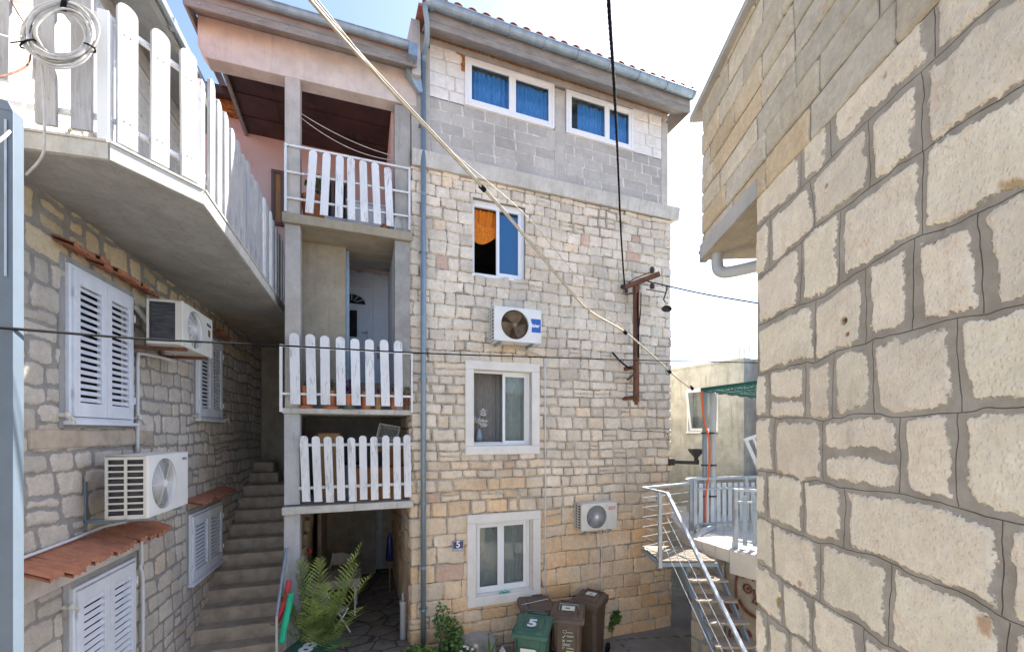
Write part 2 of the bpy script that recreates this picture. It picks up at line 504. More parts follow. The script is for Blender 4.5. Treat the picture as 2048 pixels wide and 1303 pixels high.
M = dict(
    facade=masonry_mat('limestone_rubble', (.55, .485, .40), .022, 11, soft=.006, mort2=(.40, .345, .275), joint_shade=.9, rustc=.75, grain=1.45, smear=.026),
    side=masonry_mat('pointed_rubble', (.33, .31, .285), .020, 13, soft=.005, mort2=(.25, .235, .215), grain=1.4, ochre=.25, smear=.018),
    near=masonry_mat('bush_hammered_limestone', (.44, .385, .31), .036, 12, True, True, .003, (.32, .275, .215), rustc=.4, ochre=.5),
    ashlar=masonry_mat('dressed_limestone', (.44, .39, .31), .007, 20, True, False, .002, (.33, .29, .23), rustc=.35, grain=1.5, ochre=.8),
    block=masonry_mat('concrete_blocks', (.70, .67, .62), .005, 16, soft=.003),
    conc=concrete('cast_concrete', (.40, .385, .355), (.28, .27, .25)), conc_light=concrete('light_cast_concrete', (.52, .49, .45), (.40, .375, .34)),
    board=concrete('board_formed_concrete', (.42, .37, .29), (.32, .28, .21), boards=0, bw=.2, staina=.1),
    boardy=concrete('board_formed_soffit', (.42, .37, .28), (.33, .28, .2), boards=1, bw=.1, staina=.15),
    soffit=concrete('grey_painted_soffit', (.36, .36, .345), (.27, .27, .26), staina=.7, stain=(.30, .18, .09), bmp=.25, st0=.585),
    slab_edge=concrete('slab_edge', (.58, .56, .52), (.44, .42, .38), streak=.5),
    pink=simple('pink_render', (.66, .43, .38), .9, var=.06, sc=2, dirt=.15, bump=.2, bsc=90),
    pinkbeam=concrete('pinkish_render_beam', (.68, .60, .55), (.52, .465, .43), streak=.3, staina=.2),
    column=concrete('grey_column', (.52, .52, .53), (.42, .42, .43), streak=.4, staina=.05),
    panel=simple('brown_ceiling_board', (.075, .032, .028), .55, var=.25, sc=2.5, dirt=.3, dirtcol=(.16, .10, .09), bump=.1),
    stucco=concrete('mossy_grey_render', (.56, .56, .50), (.38, .39, .34), streak=.6, staina=.1),
    plaster=simple('white_surround_stone', (.76, .73, .68), .8, var=.05, sc=5, bump=.1, dirt=.08, dirtcol=(.4, .3, .2)),
    upvc=simple('white_window_plastic', (.80, .81, .82), .35, var=.02, bump=.02),
    shutter=simple('white_shutter_paint', (.74, .77, .83), .45, var=.05, bump=.03, dirt=.08),
    wood=white_wood('white_painted_pickets', .62), woodold=white_wood('flaking_white_pickets', 1.15, (.43, .44, .46)),
    wrail=white_metal_rust('rusting_white_steel'),
    galv=simple('galvanised_steel', (.25, .32, .38), .42, .35, var=.06, sc=9, bump=.04, dirt=.06, dirtcol=(.2, .2, .2)),
    galvlight=simple('pale_galvanised_steel', (.42, .46, .49), .45, .4, var=.1, sc=9, bump=.05),
    gutter=simple('blue_grey_gutter_zinc', (.33, .42, .50), .45, .5, var=.15, sc=5, bump=.05, dirt=.3, dirtcol=(.25, .25, .23)),
    fascia=simple('grey_brown_fascia', (.30, .275, .25), .6, var=.15, sc=4, bump=.08, dirt=.3, dirtcol=(.16, .12, .08), stretch=(1, 1, 3)),
    foam=simple('orange_foam', (.50, .19, .05), .9, var=.3, sc=20, bump=.6, bsc=40),
    tile=simple('terracotta', (.43, .18, .10), .9, var=.2, sc=9, col2=(.31, .13, .08), dirt=.5, dirtcol=(.45, .38, .32), bump=.4, bsc=50),
    postm=simple('dull_blue_grey_steel', (.13, .17, .215), .5, .1, var=.08, sc=3, bump=.03), rust=rusty('rusty_iron'), iron=rusty('dark_iron', (.035, .03, .03), (.06, .05, .045)),
    black=simple('black_rubber', (.012, .012, .014), .8, var=.1, bump=.05, spec=.1),
    cream=simple('cream_cable_sheath', (.52, .45, .33), .55, var=.12, sc=15, bump=.05),
    whitecable=simple('dirty_white_cable', (.55, .53, .49), .5, var=.12, sc=15, bump=.05),
    acw=simple('white_sheet_metal', (.76, .76, .74), .4, var=.04, sc=3, bump=.02, dirt=.06),
    acy=simple('yellowed_white_sheet_metal', (.66, .64, .57), .45, var=.07, sc=3, bump=.03, dirt=.12),
    dark=simple('dark_void', (.02, .02, .022), .9, var=.2, bump=.1),
    fanm=simple('grey_fan_blade', (.16, .16, .17), .5, var=.1, bump=.02), fin=simple('condenser_fins', (.10, .10, .11), .5, .5, var=.3, sc=8, bump=.3, bsc=200, stretch=(1, 1, 8)),
    finrust=simple('rusty_condenser_fins', (.24, .17, .11), .7, .2, var=.3, sc=8, bump=.3, bsc=100, col2=(.14, .09, .05)),
    blue=simple('blue_badge', (.01, .10, .45), .4, var=.02, bump=0), red=simple('red_badge', (.55, .03, .03), .4, var=.02, bump=0),
    darkink=simple('dark_print', (.03, .03, .04), .5, var=0, bump=0), whiteink=simple('white_print', (.8, .8, .8), .5, var=0, bump=0),
    enamel=simple('navy_enamel', (.015, .03, .13), .25, var=.05, bump=0),
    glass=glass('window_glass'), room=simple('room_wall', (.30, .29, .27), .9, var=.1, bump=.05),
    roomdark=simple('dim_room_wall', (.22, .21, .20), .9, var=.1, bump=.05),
    bluecurtain=cloth('blue_curtain', (.12, .38, .82), (.06, .26, .66)), orangecurtain=cloth('orange_curtain', (.72, .24, .03), (.50, .13, .01)),
    greynet=cloth('grey_blind', (.36, .35, .33), (.28, .27, .26)), whitenet=cloth('white_net_curtain', (.45, .45, .43), (.36, .36, .34)),
    bluescreen=simple('blue_sun_film', (.03, .16, .42), .12, var=.03, bump=0),
    step=simple('worn_limestone', (.52, .43, .335), .9, var=.14, sc=5, dirt=.4, dirtcol=(.12, .10, .08), bump=.6, bsc=30, col2=(.36, .295, .225)),
    doorw=simple('white_door_plastic', (.62, .66, .74), .4, var=.03, bump=.02), brownframe=simple('brown_frame', (.13, .07, .055), .5, var=.1),
    woodb=simple('orange_brown_board', (.42, .19, .06), .6, var=.15, sc=4, stretch=(8, 8, .7), bump=.1),
    ply=simple('plywood', (.45, .27, .12), .7, var=.12, sc=4, stretch=(8, 8, .7), bump=.1),
    crate=simple('grey_plastic_crate', (.50, .50, .47), .5, var=.06), pot=simple('terracotta_pot', (.48, .17, .07), .8, var=.12, sc=10, dirt=.1),
    soil=simple('potting_soil', (.04, .03, .02), 1, var=.3, sc=40, bump=.8),
    leaf=simple('leaf_green', (.11, .22, .04), .5, var=.25, sc=6, bump=.05), leafd=simple('dark_leaf', (.11, .21, .045), .5, var=.25, sc=6, bump=.05),
    palm=simple('palm_leaf', (.28, .37, .10), .45, var=.25, sc=5, bump=.05), purple=simple('purple_leaf', (.12, .03, .14), .5, var=.25, sc=6),
    magenta=simple('magenta_petal', (.50, .01, .10), .6, var=.1), whitep=simple('white_petal', (.75, .72, .70), .6, var=.05),
    yellowp=simple('yellow_petal', (.8, .35, .02), .6, var=.05), stem=simple('green_stem', (.10, .10, .04), .7, var=.2),
    bing=simple('green_bin_plastic', (.035, .12, .085), .42, var=.10, sc=7, bump=.06, dirt=.15, dirtcol=(.12, .15, .12)),
    binb=simple('brown_bin_plastic', (.11, .078, .058), .42, var=.12, sc=7, bump=.06, dirt=.15, dirtcol=(.18, .14, .11)),
    paper=simple('sticker_paper', (.68, .70, .62), .6, var=.04, bump=0), yellow=simple('yellow_sticker', (.75, .62, .02), .5, var=.02, bump=0),
    noodr=simple('red_foam', (.65, .06, .08), .8, var=.1, bump=.1), noodg=simple('green_foam', (.03, .55, .30), .8, var=.1, bump=.1),
    tilew=simple('pale_terrace_tile', (.62, .58, .52), .6, var=.06, sc=4, bump=.05, dirt=.1),
    treadw=simple('weathered_plank', (.22, .17, .12), .85, var=.2, sc=5, col2=(.36, .31, .25), stretch=(1, 12, 12), bump=.5),
    slat=simple('grey_white_slat', (.60, .63, .63), .55, var=.06, sc=5, bump=.03), orangepipe=simple('orange_conduit', (.75, .12, .02), .5, var=.05),
    mesh=simple('green_shade_net', (.01, .12, .09), .6, var=.1), pvc=simple('grey_pvc', (.45, .46, .46), .45, var=.06, sc=5),
    pvcw=simple('white_pvc_conduit', (.66, .67, .69), .45, var=.05, sc=5), redpaint=simple('red_ochre_paint', (.22, .075, .05), .9, var=.25, sc=12),
    rough=concrete('rough_plaster', (.42, .37, .30), (.30, .26, .21), bmp=.8, staina=.2), jerry=simple('white_jerrycan', (.72, .73, .72), .4, var=.04),
)

# ---------------------------------------------------------------- masonry as a modelled height field
def vnoise(x, y, seed):
    rs = np.random.RandomState(seed); g = rs.rand(128, 128)
    xi = np.floor(x).astype(int); yi = np.floor(y).astype(int)
    fx = x - xi; fy = y - yi
    fx = fx * fx * (3 - 2 * fx); fy = fy * fy * (3 - 2 * fy)
    a = g[xi % 128, yi % 128]; b = g[(xi + 1) % 128, yi % 128]; c = g[xi % 128, (yi + 1) % 128]; d = g[(xi + 1) % 128, (yi + 1) % 128]
    return (a * (1 - fx) + b * fx) * (1 - fy) + (c * (1 - fx) + d * fx) * fy


def fbm(x, y, seed, octs=4):
    t = 0; a = .5
    for i in range(octs):
        t = t + a * (vnoise(x * 2 ** i + 13.7 * i, y * 2 ** i + 5.1 * i, seed + i) - .5); a *= .55
    return t


def masonry(fr, xs, zs, x0, x1, rng, hz, wz, tintf, joint=.008, depth=.022, rnd=.03, warp=.015, wsc=1.6, split=.15,
            holes=(), wrapl=True, bulge=.006, tilt=.006, slant=0.0, jz=None, round_in=.02, zstart=None, warmf=None, spots=()):
    """xs, zs: grid lines. x<x0 and x>x1 fold round the corners into the wall. Returns arrays for one mesh."""
    X, Z = np.meshgrid(xs, zs)
    wx = fbm(X * wsc, Z * wsc, rng.randint(0, 999)) * warp * 2.2 + fbm(X * 7, Z * 7, rng.randint(0, 999)) * warp * .9
    wz_ = fbm(X * wsc, Z * wsc, rng.randint(0, 999)) * warp * 2.6 + fbm(X * 7, Z * 7, rng.randint(0, 999)) * warp * .9
    U = X + wx; V = Z + wz_ + slant * X
    zb = [(zs[0] if zstart is None else zstart) - .3 + min(0, slant * xs[0], slant * xs[-1])]
    top = zs[-1] + .3 + max(0, slant * xs[0], slant * xs[-1])
    while zb[-1] < top:
        lo, hi = hz(zb[-1]); zb.append(zb[-1] + rng.uniform(lo, hi))
    zb = np.array(zb)
    ci = np.clip(np.searchsorted(zb, V) - 1, 0, len(zb) - 2)
    D = np.full(X.shape, -.05); T = np.zeros(X.shape + (3,)); H = np.zeros(X.shape)
    XC = np.zeros(X.shape); ZC = np.where(V - zb[ci] < zb[ci + 1] - V, V - zb[ci], V - zb[ci + 1])
    for i in range(len(zb) - 1):
        m = ci == i
        if not m.any(): continue
        xb = [xs[0] - 1.0 + rng.uniform(0, .3)]
        zc = (zb[i] + zb[i + 1]) / 2
        while xb[-1] < xs[-1] + .8:
            lo, hi = wz(zc); xb.append(xb[-1] + rng.uniform(lo, hi) * (1 if rng.rand() > .12 else 1.45))
        xb = np.array(xb)
        u = U[m]; v = V[m]
        k = np.clip(np.searchsorted(xb, u) - 1, 0, len(xb) - 2)
        nk = len(xb) - 1
        XC[m] = np.where(u - xb[k] < xb[k + 1] - u, u - xb[k], u - xb[k + 1])
        j0 = joint if jz is None else jz(zc)
        z0 = np.full(nk, zb[i]); z1 = np.full(nk, zb[i + 1])
        sp = rng.rand(nk) < split
        sz = zb[i] + (zb[i + 1] - zb[i]) * rng.uniform(.38, .62, nk)
        up = sp[k] & (v > sz[k])
        zz0 = np.where(up, sz[k], z0[k]); zz1 = np.where(sp[k] & ~up, sz[k], z1[k])
        ins = rng.uniform(.6, 1.6, (nk, 4)) * j0
        # corners pulled in a little, stone by stone
        tl = rng.uniform(-.035, .035, (nk, 4))
        cx = (xb[k] + xb[k + 1]) / 2; hx = (xb[k + 1] - xb[k]) / 2; cz = (zz0 + zz1) / 2; hz_ = (zz1 - zz0) / 2
        px = u - cx; pz = v - cz
        ax = np.where(px > 0, hx - px - ins[k, 0] - np.abs(tl[k, 0]) * (pz / hz_ + 1) * .35 * (j0 > .006), hx + px - ins[k, 1] - np.abs(tl[k, 1]) * (1 - pz / hz_) * .35 * (j0 > .006))
        az = np.where(pz > 0, hz_ - pz - ins[k, 2], hz_ + pz - ins[k, 3])
        rr = np.minimum(rnd, np.minimum(hx, hz_) * .8)
        qx = rr - ax; qz = rr - az
        dd = -(np.hypot(np.maximum(qx, 0), np.maximum(qz, 0)) + np.minimum(np.maximum(qx, qz), 0) - rr)
        D[m] = dd
        off = rng.uniform(-1, 1, nk * 2); tx = rng.uniform(-1, 1, nk * 2); tz = rng.uniform(-1, 1, nk * 2)
        kk = k * 2 + up
        mk = np.clip(dd / round_in, 0, 1); mk = 1 - (1 - mk) ** 2
        H[m] = mk * (depth + off[kk] * bulge + tilt * (tx[kk] * px / .2 + tz[kk] * pz / .15))
        T[m] = tintf(rng, nk * 2, zc, xb)[kk]
    H += (fbm(X * 9, Z * 9, 77) * .010 + fbm(X * 24, Z * 24, 99, 3) * .008) * np.clip(D / .02 + .4, .25, 1)
    patch = fbm(X * 1.1, Z * 1.4, 31, 5); T = T * (1 + patch[..., None] * .45)
    if warmf is not None:
        w_ = np.clip(warmf(X, Z) * (.15 + 2.6 * np.clip(fbm(X * .9, Z * 1.1, 201, 5) + .16, 0, .5)), 0, 1)[..., None]
        T = T * (1 - w_) + T * np.array([1.06, .86, .62]) * w_
    for (sx_, sz_, sr_, col_, pit_) in spots:
        q_ = np.hypot(X - sx_, (Z - sz_)) + fbm(X * 22, Z * 22, int(abs(sx_) * 1000) % 90, 4) * sr_ * 1.6
        k_ = np.clip((sr_ - q_) / (sr_ * .35), 0, 1)[..., None]
        T = T * (1 - k_) + np.array(col_) * k_; H = H - pit_ * k_[..., 0]
    mx_ = T.max(-1, keepdims=True); T = T * np.minimum(1, .88 / np.maximum(mx_, 1e-3))
    # fold round the corners
    PX = np.clip(X, x0, x1); PY = np.where(X > x1, X - x1, np.where(X < x0, x0 - X, 0.0))
    nx = np.where(X > x1, 1.0, np.where(X < x0, -1.0, 0.0)); ny = np.where((X <= x1) & (X >= x0), -1.0, 0.0)
    PX = PX + nx * H; PY = PY + ny * H
    nr, nc = X.shape
    idx = np.arange(nr * nc).reshape(nr, nc)
    q = np.stack([idx[:-1, :-1], idx[:-1, 1:], idx[1:, 1:], idx[1:, :-1]], -1)
    xc = (X[:-1, :-1] + X[1:, 1:]) / 2; zc = (Z[:-1, :-1] + Z[1:, 1:]) / 2
    keep = np.ones(xc.shape, bool)
    for a, b, c, d in holes: keep &= ~((xc > a) & (xc < b) & (zc > c) & (zc < d))
    q = q[keep]
    return dict(P=np.stack([PX, PY, Z], -1).reshape(-1, 3), q=q, d=D.ravel(), T=np.clip(T.reshape(-1, 3), 0.01, .9), xc=XC.ravel(), zc=ZC.ravel())


def masonry_part(data, name, m, thing, label=None):
    P = data['P'] - np.array(thing.org)[None]
    q = data['q']
    used = np.zeros(len(P), bool); used[q.ravel()] = True
    remap = np.cumsum(used) - 1
    P = P[used]; q = remap[q]
    me = bpy.data.meshes.new(name)
    me.vertices.add(len(P)); me.vertices.foreach_set('co', P.astype(np.float32).ravel())
    me.loops.add(q.size); me.loops.foreach_set('vertex_index', q.astype(np.int32).ravel())
    me.polygons.add(len(q)); me.polygons.foreach_set('loop_start', np.arange(0, q.size, 4, dtype=np.int32))
    try: me.polygons.foreach_set('loop_total', np.full(len(q), 4, dtype=np.int32))
    except Exception: pass
    me.polygons.foreach_set('use_smooth', [True] * len(q))
    for a in ('d', 'xc', 'zc'):
        at_ = me.attributes.new(a, 'FLOAT', 'POINT'); at_.data.foreach_set('value', data[a][used].astype(np.float32))
    at_ = me.attributes.new('tint', 'FLOAT_COLOR', 'POINT')
    at_.data.foreach_set('color', np.concatenate([data['T'][used], np.ones((len(P), 1))], 1).astype(np.float32).ravel())
    me.materials.append(m)
    me.update(); me.validate()
    o = bpy.data.objects.new(name, me); SC.collection.objects.link(o); o.parent = thing.root
    if label: o['label'] = label
    return o


def lines(a, b, s): return list(np.linspace(a, b, max(2, int(round(abs(b - a) / s)) + 1)))


def joinl(*ls):
    out = list(ls[0])
    for l in ls[1:]: out += list(l)[1:]
    return np.array(out)


# ---------------------------------------------------------------- ground
gm = NT('lane_concrete')
gc = gm.mix(gm.ramp(gm.noise(1.4, 6, .7), .3, .7), (.34, .32, .29), (.22, .205, .185))
gc = gm.mix(gm.ramp(gm.noise(7, 6, .75), .58, .7), gc, (.27, .25, .22))
crk = gm.math('ADD', gm.voro(.35, gm.map((1, 1, 1)), 'DISTANCE_TO_EDGE'), gm.math('MULTIPLY_ADD', gm.noise(5, 5, .7), .16, -.08))
gc = gm.mix(gm.math('MULTIPLY', gm.ramp(crk, .006, .0), .6), gc, (.08, .07, .06))
gmat = gm.fin(gc, .9, 0, gm.bump(gm.noise(30, 6, .7), .5, .02), .3)
pm = NT('stone_paving')
cell = pm.voro(2.3, pm.map((1, 1.3, 1), src=None), 'DISTANCE_TO_EDGE')
vcol = pm.n('ShaderNodeTexVoronoi'); pm.l(pm.map((1, 1.3, 1)), vcol.inputs['Vector']); vcol.inputs['Scale'].default_value = 2.3
pc = pm.mix(.04, (.22, .19, .155), vcol.outputs['Color'], 'MIX')
pc = pm.mix(pm.ramp(pm.noise(6, 5, .7), .35, .7), pc, (.15, .12, .095))
pj = pm.ramp(pm.math('ADD', cell, pm.math('MULTIPLY_ADD', pm.noise(14, 4), .06, -.03)), .015, .05)
pc = pm.mix(pj, (.07, .062, .053), pc)
pmat = pm.fin(pc, .8, 0, pm.bump(pm.math('ADD', pj, pm.noise(25, 5)), .6, .02), .4)
g = MB(); g.box(-300, 300, -200, 500, -4.6, -4.12)
single(g, 'ground', gmat, None, None, kind='structure')
g = MB(); a, b = F.inv(0, 0)
g.box(-3.6, -1.56, -.55, 4.35, -4.3, -3.60)
single(g, 'path', pmat, None, None, fr=F, kind='structure', bevel=.02)

# ---------------------------------------------------------------- the tall stone house
HOUSE = Thing('stone_house', 'tall stone house with block top storey, five white windows and tiled eaves above the bins', 'house', F, (1.2, 0, -4.12))
HX0, HX1, HTOP = -1.585, 3.84, 6.86
rng = np.random.RandomState(11)


def tint_fac(rng, n, z, xb):
    xx = np.repeat((xb[:-1] + xb[1:]) / 2, 2)[:n]
    low = np.clip((1.4 - z) / 3.2, 0, 1)
    base = np.array([.71, .635, .53]); warm = np.array([.74, .55, .36]); tan = np.array([.71, .61, .485])
    t = base[None] * (1 - low) + tan[None] * low
    w = np.clip(rng.rand(n) * 1.5 - (1.2 - low * low * .9), 0, 1)
    w = np.maximum(w * .85, (rng.rand(n) < .04) * .5)
    t = t * (1 - w[:, None]) + warm[None] * w[:, None]
    r = rng.rand(n) < .015 * (1 + low)
    t[r] = np.array([.62, .45, .36])
    gy = rng.rand(n) < .12
    t[gy] = t[gy] * np.array([.88, .89, .90])
    t *= rng.uniform(.90, 1.08, (n, 1))
    return t


WINS = [(-.52, .49, 2.84, 4.20), (-.53, .63, -.25, 1.14), (-.48, .63, -2.94, -1.62)]
holes = [(a, b, c, d) for a, b, c, d in WINS]
s_ = .0125
xs = joinl(lines(HX0 - 4.3, HX0 - .05, .035), lines(HX0 - .05, HX1 + .05, s_), lines(HX1 + .05, HX1 + 3.6, .06))
zs = np.array(lines(-4.15, 4.52, s_))
data = masonry(F, xs, zs, HX0, HX1, rng, lambda z: (.165, .235) if z > 1.3 else ((.15, .26) if z > -1.5 else (.20, .33)),
               lambda z: (.17, .38) if z > 1.3 else ((.18, .44) if z > -1.5 else (.26, .58)), tint_fac, joint=.006, depth=.030, rnd=.028,
               warp=.032, wsc=1.3, split=.07, warmf=lambda X, Z: np.clip((-.2 - Z) / 2.4, .03, 1), holes=holes, bulge=.014, tilt=.011, jz=lambda z: .004 if z > 1.2 else (.011 if z > -1.4 else .005), slant=0.0)
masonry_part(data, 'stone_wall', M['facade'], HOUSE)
del data
# top storey of blocks between cast columns and ring beam
sh = MB()
sh.box(HX0 + .25, HX1 - .12, .20, 3.55, 6.6, 6.8)
HOUSE.part(sh, 'attic_slab', M['conc'])
sh = MB()
sh.box(-1.585, 3.99, -.10, .25, 4.56, 4.76)
sh.v = [(x, y - (.05 if (z > 4.7 and y < 0) else 0), z + .02 * (x > 2) - (.05 if y < 0 and z < 4.6 else 0)) for x, y, z in sh.v]
HOUSE.part(sh, 'ledge', M['slab_edge'], bevel=.012)
sh = MB()
for a, b in ((-1.36, -1.27), (1.12, 1.34), (3.63, 3.80)):
    sh.box(a, b, .015, .24, 4.76, 6.64)
sh.box(-1.36, 3.80, .013, .24, 6.72, 6.85)
HOUSE.part(sh, 'concrete_frame', M['conc_light'], bevel=.006)
sh = MB(); sh.box(-1.585, -1.363, .0, .3, 4.76, 6.86)
HOUSE.part(sh, 'corner_pier', M['conc_light'], bevel=.01)


def blocks(name, x0, x1, z0, z1, bw, bh, tint, var, holes=(), y=.03, seed=3, depth=.01):
    rg = np.random.RandomState(seed)
    def tf(r_, n, z, xb): return np.array(tint)[None] * r_.uniform(1 - var, 1 + var, (n, 1))
    dt = masonry(F, np.array(lines(x0, x1, .0125)), np.array(lines(z0, z1, .0125)), x0 - 9, x1 + 9, rg, lambda z: (bh, bh), lambda z: (bw * .96, bw * 1.04), tf,
                 joint=.008, depth=depth, rnd=.006, warp=.004, split=0, holes=holes, bulge=.003, tilt=.001, round_in=.006, zstart=z0)
    dt['P'][:, 1] += y
    return masonry_part(dt, name, M['block'], HOUSE)


W1 = (-.655, 1.10, 5.83, 6.685); W2 = (1.355, 2.91, 5.83, 6.665)
blocks('grey_block_wall', -1.27, 1.12, 4.76, 5.83, .40, .195, (.47, .445, .41), .12, seed=5)
blocks('grey_block_wall', 1.34, 3.63, 4.76, 5.83, .40, .195, (.46, .435, .40), .12, seed=6)
blocks('white_block_wall', -1.27, W1[0], 5.83, 6.72, .62, .25, (.82, .79, .75), .04, seed=7)
blocks('white_block_wall', W2[1], 3.63, 5.83, 6.72, .60, .25, (.80, .78, .75), .05, seed=8)
sh = MB()
sh.box(W1[0], 1.12, .02, .2, W1[3], 6.72); sh.box(1.34, W2[1], .02, .2, W2[3], 6.72)
sh.box(-1.27, W1[0], .028, .2, 5.80, 5.83)
HOUSE.part(sh, 'lintel', M['conc'], bevel=.004)
# foam round the top windows
fo = MB(); rf = random.Random(4)
def foam_line(p0, p1, n, r):
    for i in range(n):
        t = (i + rf.random()) / n
        p = Vector(p0).lerp(Vector(p1), t)
        s = len(fo.v)
        fo.lathe([(0.0, -r * .6), (r * .8, -r * .2), (r * .7, r * .3), (0, r * .55)], p, 7)
        k = rf.uniform(.5, 1.3); st = rf.uniform(1, 2.6)
        fo.xf(lambda v: Vector((p.x + (v.x - p.x) * st * k, p.y + (v.y - p.y) * .5, p.z + (v.z - p.z) * k)), s)
foam_line((-1.3, -.01, 6.815), (3.8, -.01, 6.815), 170, .026)
foam_line((W1[0], .01, W1[3] + .01), (W1[1], .01, W1[3] + .01), 50, .012)
foam_line((W1[1] + .006, .0, W1[2]), (W1[1] + .006, .0, W1[3]), 24, .010)
foam_line((W2[1] + .008, .01, W2[2]), (W2[1] + .008, .01, W2[3]), 30, .010)
foam_line((W2[0], .01, W2[3] + .008), (W2[1], .01, W2[3] + .008), 40, .010)
foam_line((W1[0] - .03, .012, W1[3] - .26), (W1[0] - .02, .012, W1[3] + .01), 30, .024)
foam_line((W1[0] - .14, .012, W1[3] + .03), (W1[0], .012, W1[3] + .01), 16, .022)
HOUSE.part(fo, 'foam_filling', M['foam'], smooth=True, kind='stuff')

# shell of the house: side, back, rooms
sh = MB()
sh.box(HX0 + .26, HX1 - .13, 3.5, 3.6, -4.12, 6.8)
sh.box(HX0 + .02, HX0 + .26, .26, 4.3, 4.52, 6.86)
sh.box(HX1 - .12, HX1, .25, 3.6, 4.52, 6.86)
for zf in (-1.30, 1.48, 4.40): sh.box(HX0 + .26, HX1 - .13, .24, 3.5, zf - .1, zf + .1)
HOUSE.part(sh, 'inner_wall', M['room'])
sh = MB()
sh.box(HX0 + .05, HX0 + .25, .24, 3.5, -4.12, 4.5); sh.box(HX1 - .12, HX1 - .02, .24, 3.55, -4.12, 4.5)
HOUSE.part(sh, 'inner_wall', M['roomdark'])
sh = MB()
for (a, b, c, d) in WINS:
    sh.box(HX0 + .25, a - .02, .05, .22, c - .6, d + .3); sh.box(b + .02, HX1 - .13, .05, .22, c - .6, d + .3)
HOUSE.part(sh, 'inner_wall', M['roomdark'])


def window(th, a, b, c, d, y=.10, fw=.045, sash=.055, sashes=(1, 1), split=None, fm=None, reveal=None, curtains=(), label=None, par=None, pane=True, thick=.06):
    """frame with two side by side sashes. sashes[i]: 1 shut leaf, 0 open (no leaf)."""
    fm = fm or M['upvc']
    if reveal:
        rv = MB(); rv.ring_frame(a - .03, b + .03, c - .03, d + .03, .03, 0.012, y + .05)
        rp = th.part(rv, 'reveal', reveal)
    fb = MB(); fb.ring_frame(a, b, c, d, fw, y, y + thick)
    fo_ = th.part(fb, 'window', fm, bevel=.004, label=label)
    if par: fo_.parent = par
    mid = split if split is not None else (a + b) / 2
    spans = [(a + fw, mid), (mid, b - fw)]
    for i, (p, q) in enumerate(spans):
        if not sashes[i]: continue
        yy = y + .012 + (.018 * i)
        sb = MB(); sb.ring_frame(p, q, c + fw - .005, d - fw + .005, sash, yy - .018, yy + .02)
        th.part(sb, 'sash', fm, parent=fo_, bevel=.004)
        if pane:
            pb = MB(); pb.box(p + sash, q - sash, yy + .0, yy + .006, c + fw + sash - .005, d - fw - sash + .005)
            th.part(pb, 'pane', M['glass'], parent=fo_)
    for (p, q, r0, r1, m_, yy, amp) in curtains:
        cb = MB(); n = max(12, int((q - p) / .012))
        cb.sheet(lambda u, v: (p + (q - p) * u, yy + amp * math.sin(u * (q - p) * 70 + 2 * math.sin(u * 9)) + amp * .5 * math.sin(u * 31), r0 + (r1 - r0) * v), n, 6)
        cu_ = th.part(cb, 'curtain', m_, parent=fo_, smooth=True)
    return fo_


def sill_frame(th, a, b, c, d, w, y0, y1, m_, parent=None, name='window_surround'):
    sb = MB(); n0 = len(sb.v)
    sb.box(a, b, y0, y1, d - w, d); sb.box(a, b, y0 - .006, y1, c, c + w)
    sb.box(a, a + w, y0, y1, c + w + .002, d - w - .002); sb.box(b - w, b, y0, y1, c + w + .002, d - w - .002)
    return th.part(sb, name, m_, bevel=.006)


# top storey windows with blue curtains
for wi, (a, b, c, d) in enumerate((W1, W2)):
    if wi == 0:
        fo1 = window(HOUSE, a, b, c, d, y=-.015, fw=.05, sash=.07, split=(a + b) / 2 + .02, curtains=[(a + .06, b - .06, c + .05, d - .12, M['bluecurtain'], .10, .018)], thick=.07)
    else:
        fo1 = window(HOUSE, a, b, c, d, y=-.015, fw=.05, sash=.06, split=a + .92, curtains=[(a + .30, b - .06, c + .05, d - .12, M['bluecurtain'], .10, .018)], thick=.07)
# the open window with the hitched orange curtain
a, b, c, d = WINS[0]
fo1 = window(HOUSE, a, b, c, d, y=.05, fw=.05, sash=.06, sashes=(0, 1), split=a + .47, reveal=M['conc'])
mb = MB(); mb.box(a + .05, b - .05, .052, .10, d - .11, d - .05)
HOUSE.part(mb, 'roller_box', M['upvc'], parent=fo1, bevel=.004)
mb = MB(); mb.box(a - .015, b + .02, -.03, .06, c - .035, c + .002)
HOUSE.part(mb, 'sill', M['upvc'], parent=fo1, bevel=.005)
mb = MB()
mb.sheet(lambda u, v: (a + .05 + .43 * u, .16 + .015 * math.sin(u * 34 + v * 2) + .01 * math.sin(u * 15), d - .11 - (.34 + .06 * math.sin(u * PI)) * v), 40, 8)
mb.sheet(lambda u, v: (a + .05 + .43 * u, .13 + .02 * math.sin(v * 19 + u * 5) * (1 - .5 * u), d - .30 - .14 * u - (1 - v) * -.02 - v * (.40 - .26 * u ** 1.5) + .05 * math.sin(u * PI) * -1), 30, 16)
HOUSE.part(mb, 'curtain', M['orangecurtain'], parent=fo1, smooth=True)
mb = MB(); mb.box(a + .54, b - .10, .10, .104, c + .10, d - .16)
HOUSE.part(mb, 'blind', M['bluescreen'], parent=fo1)
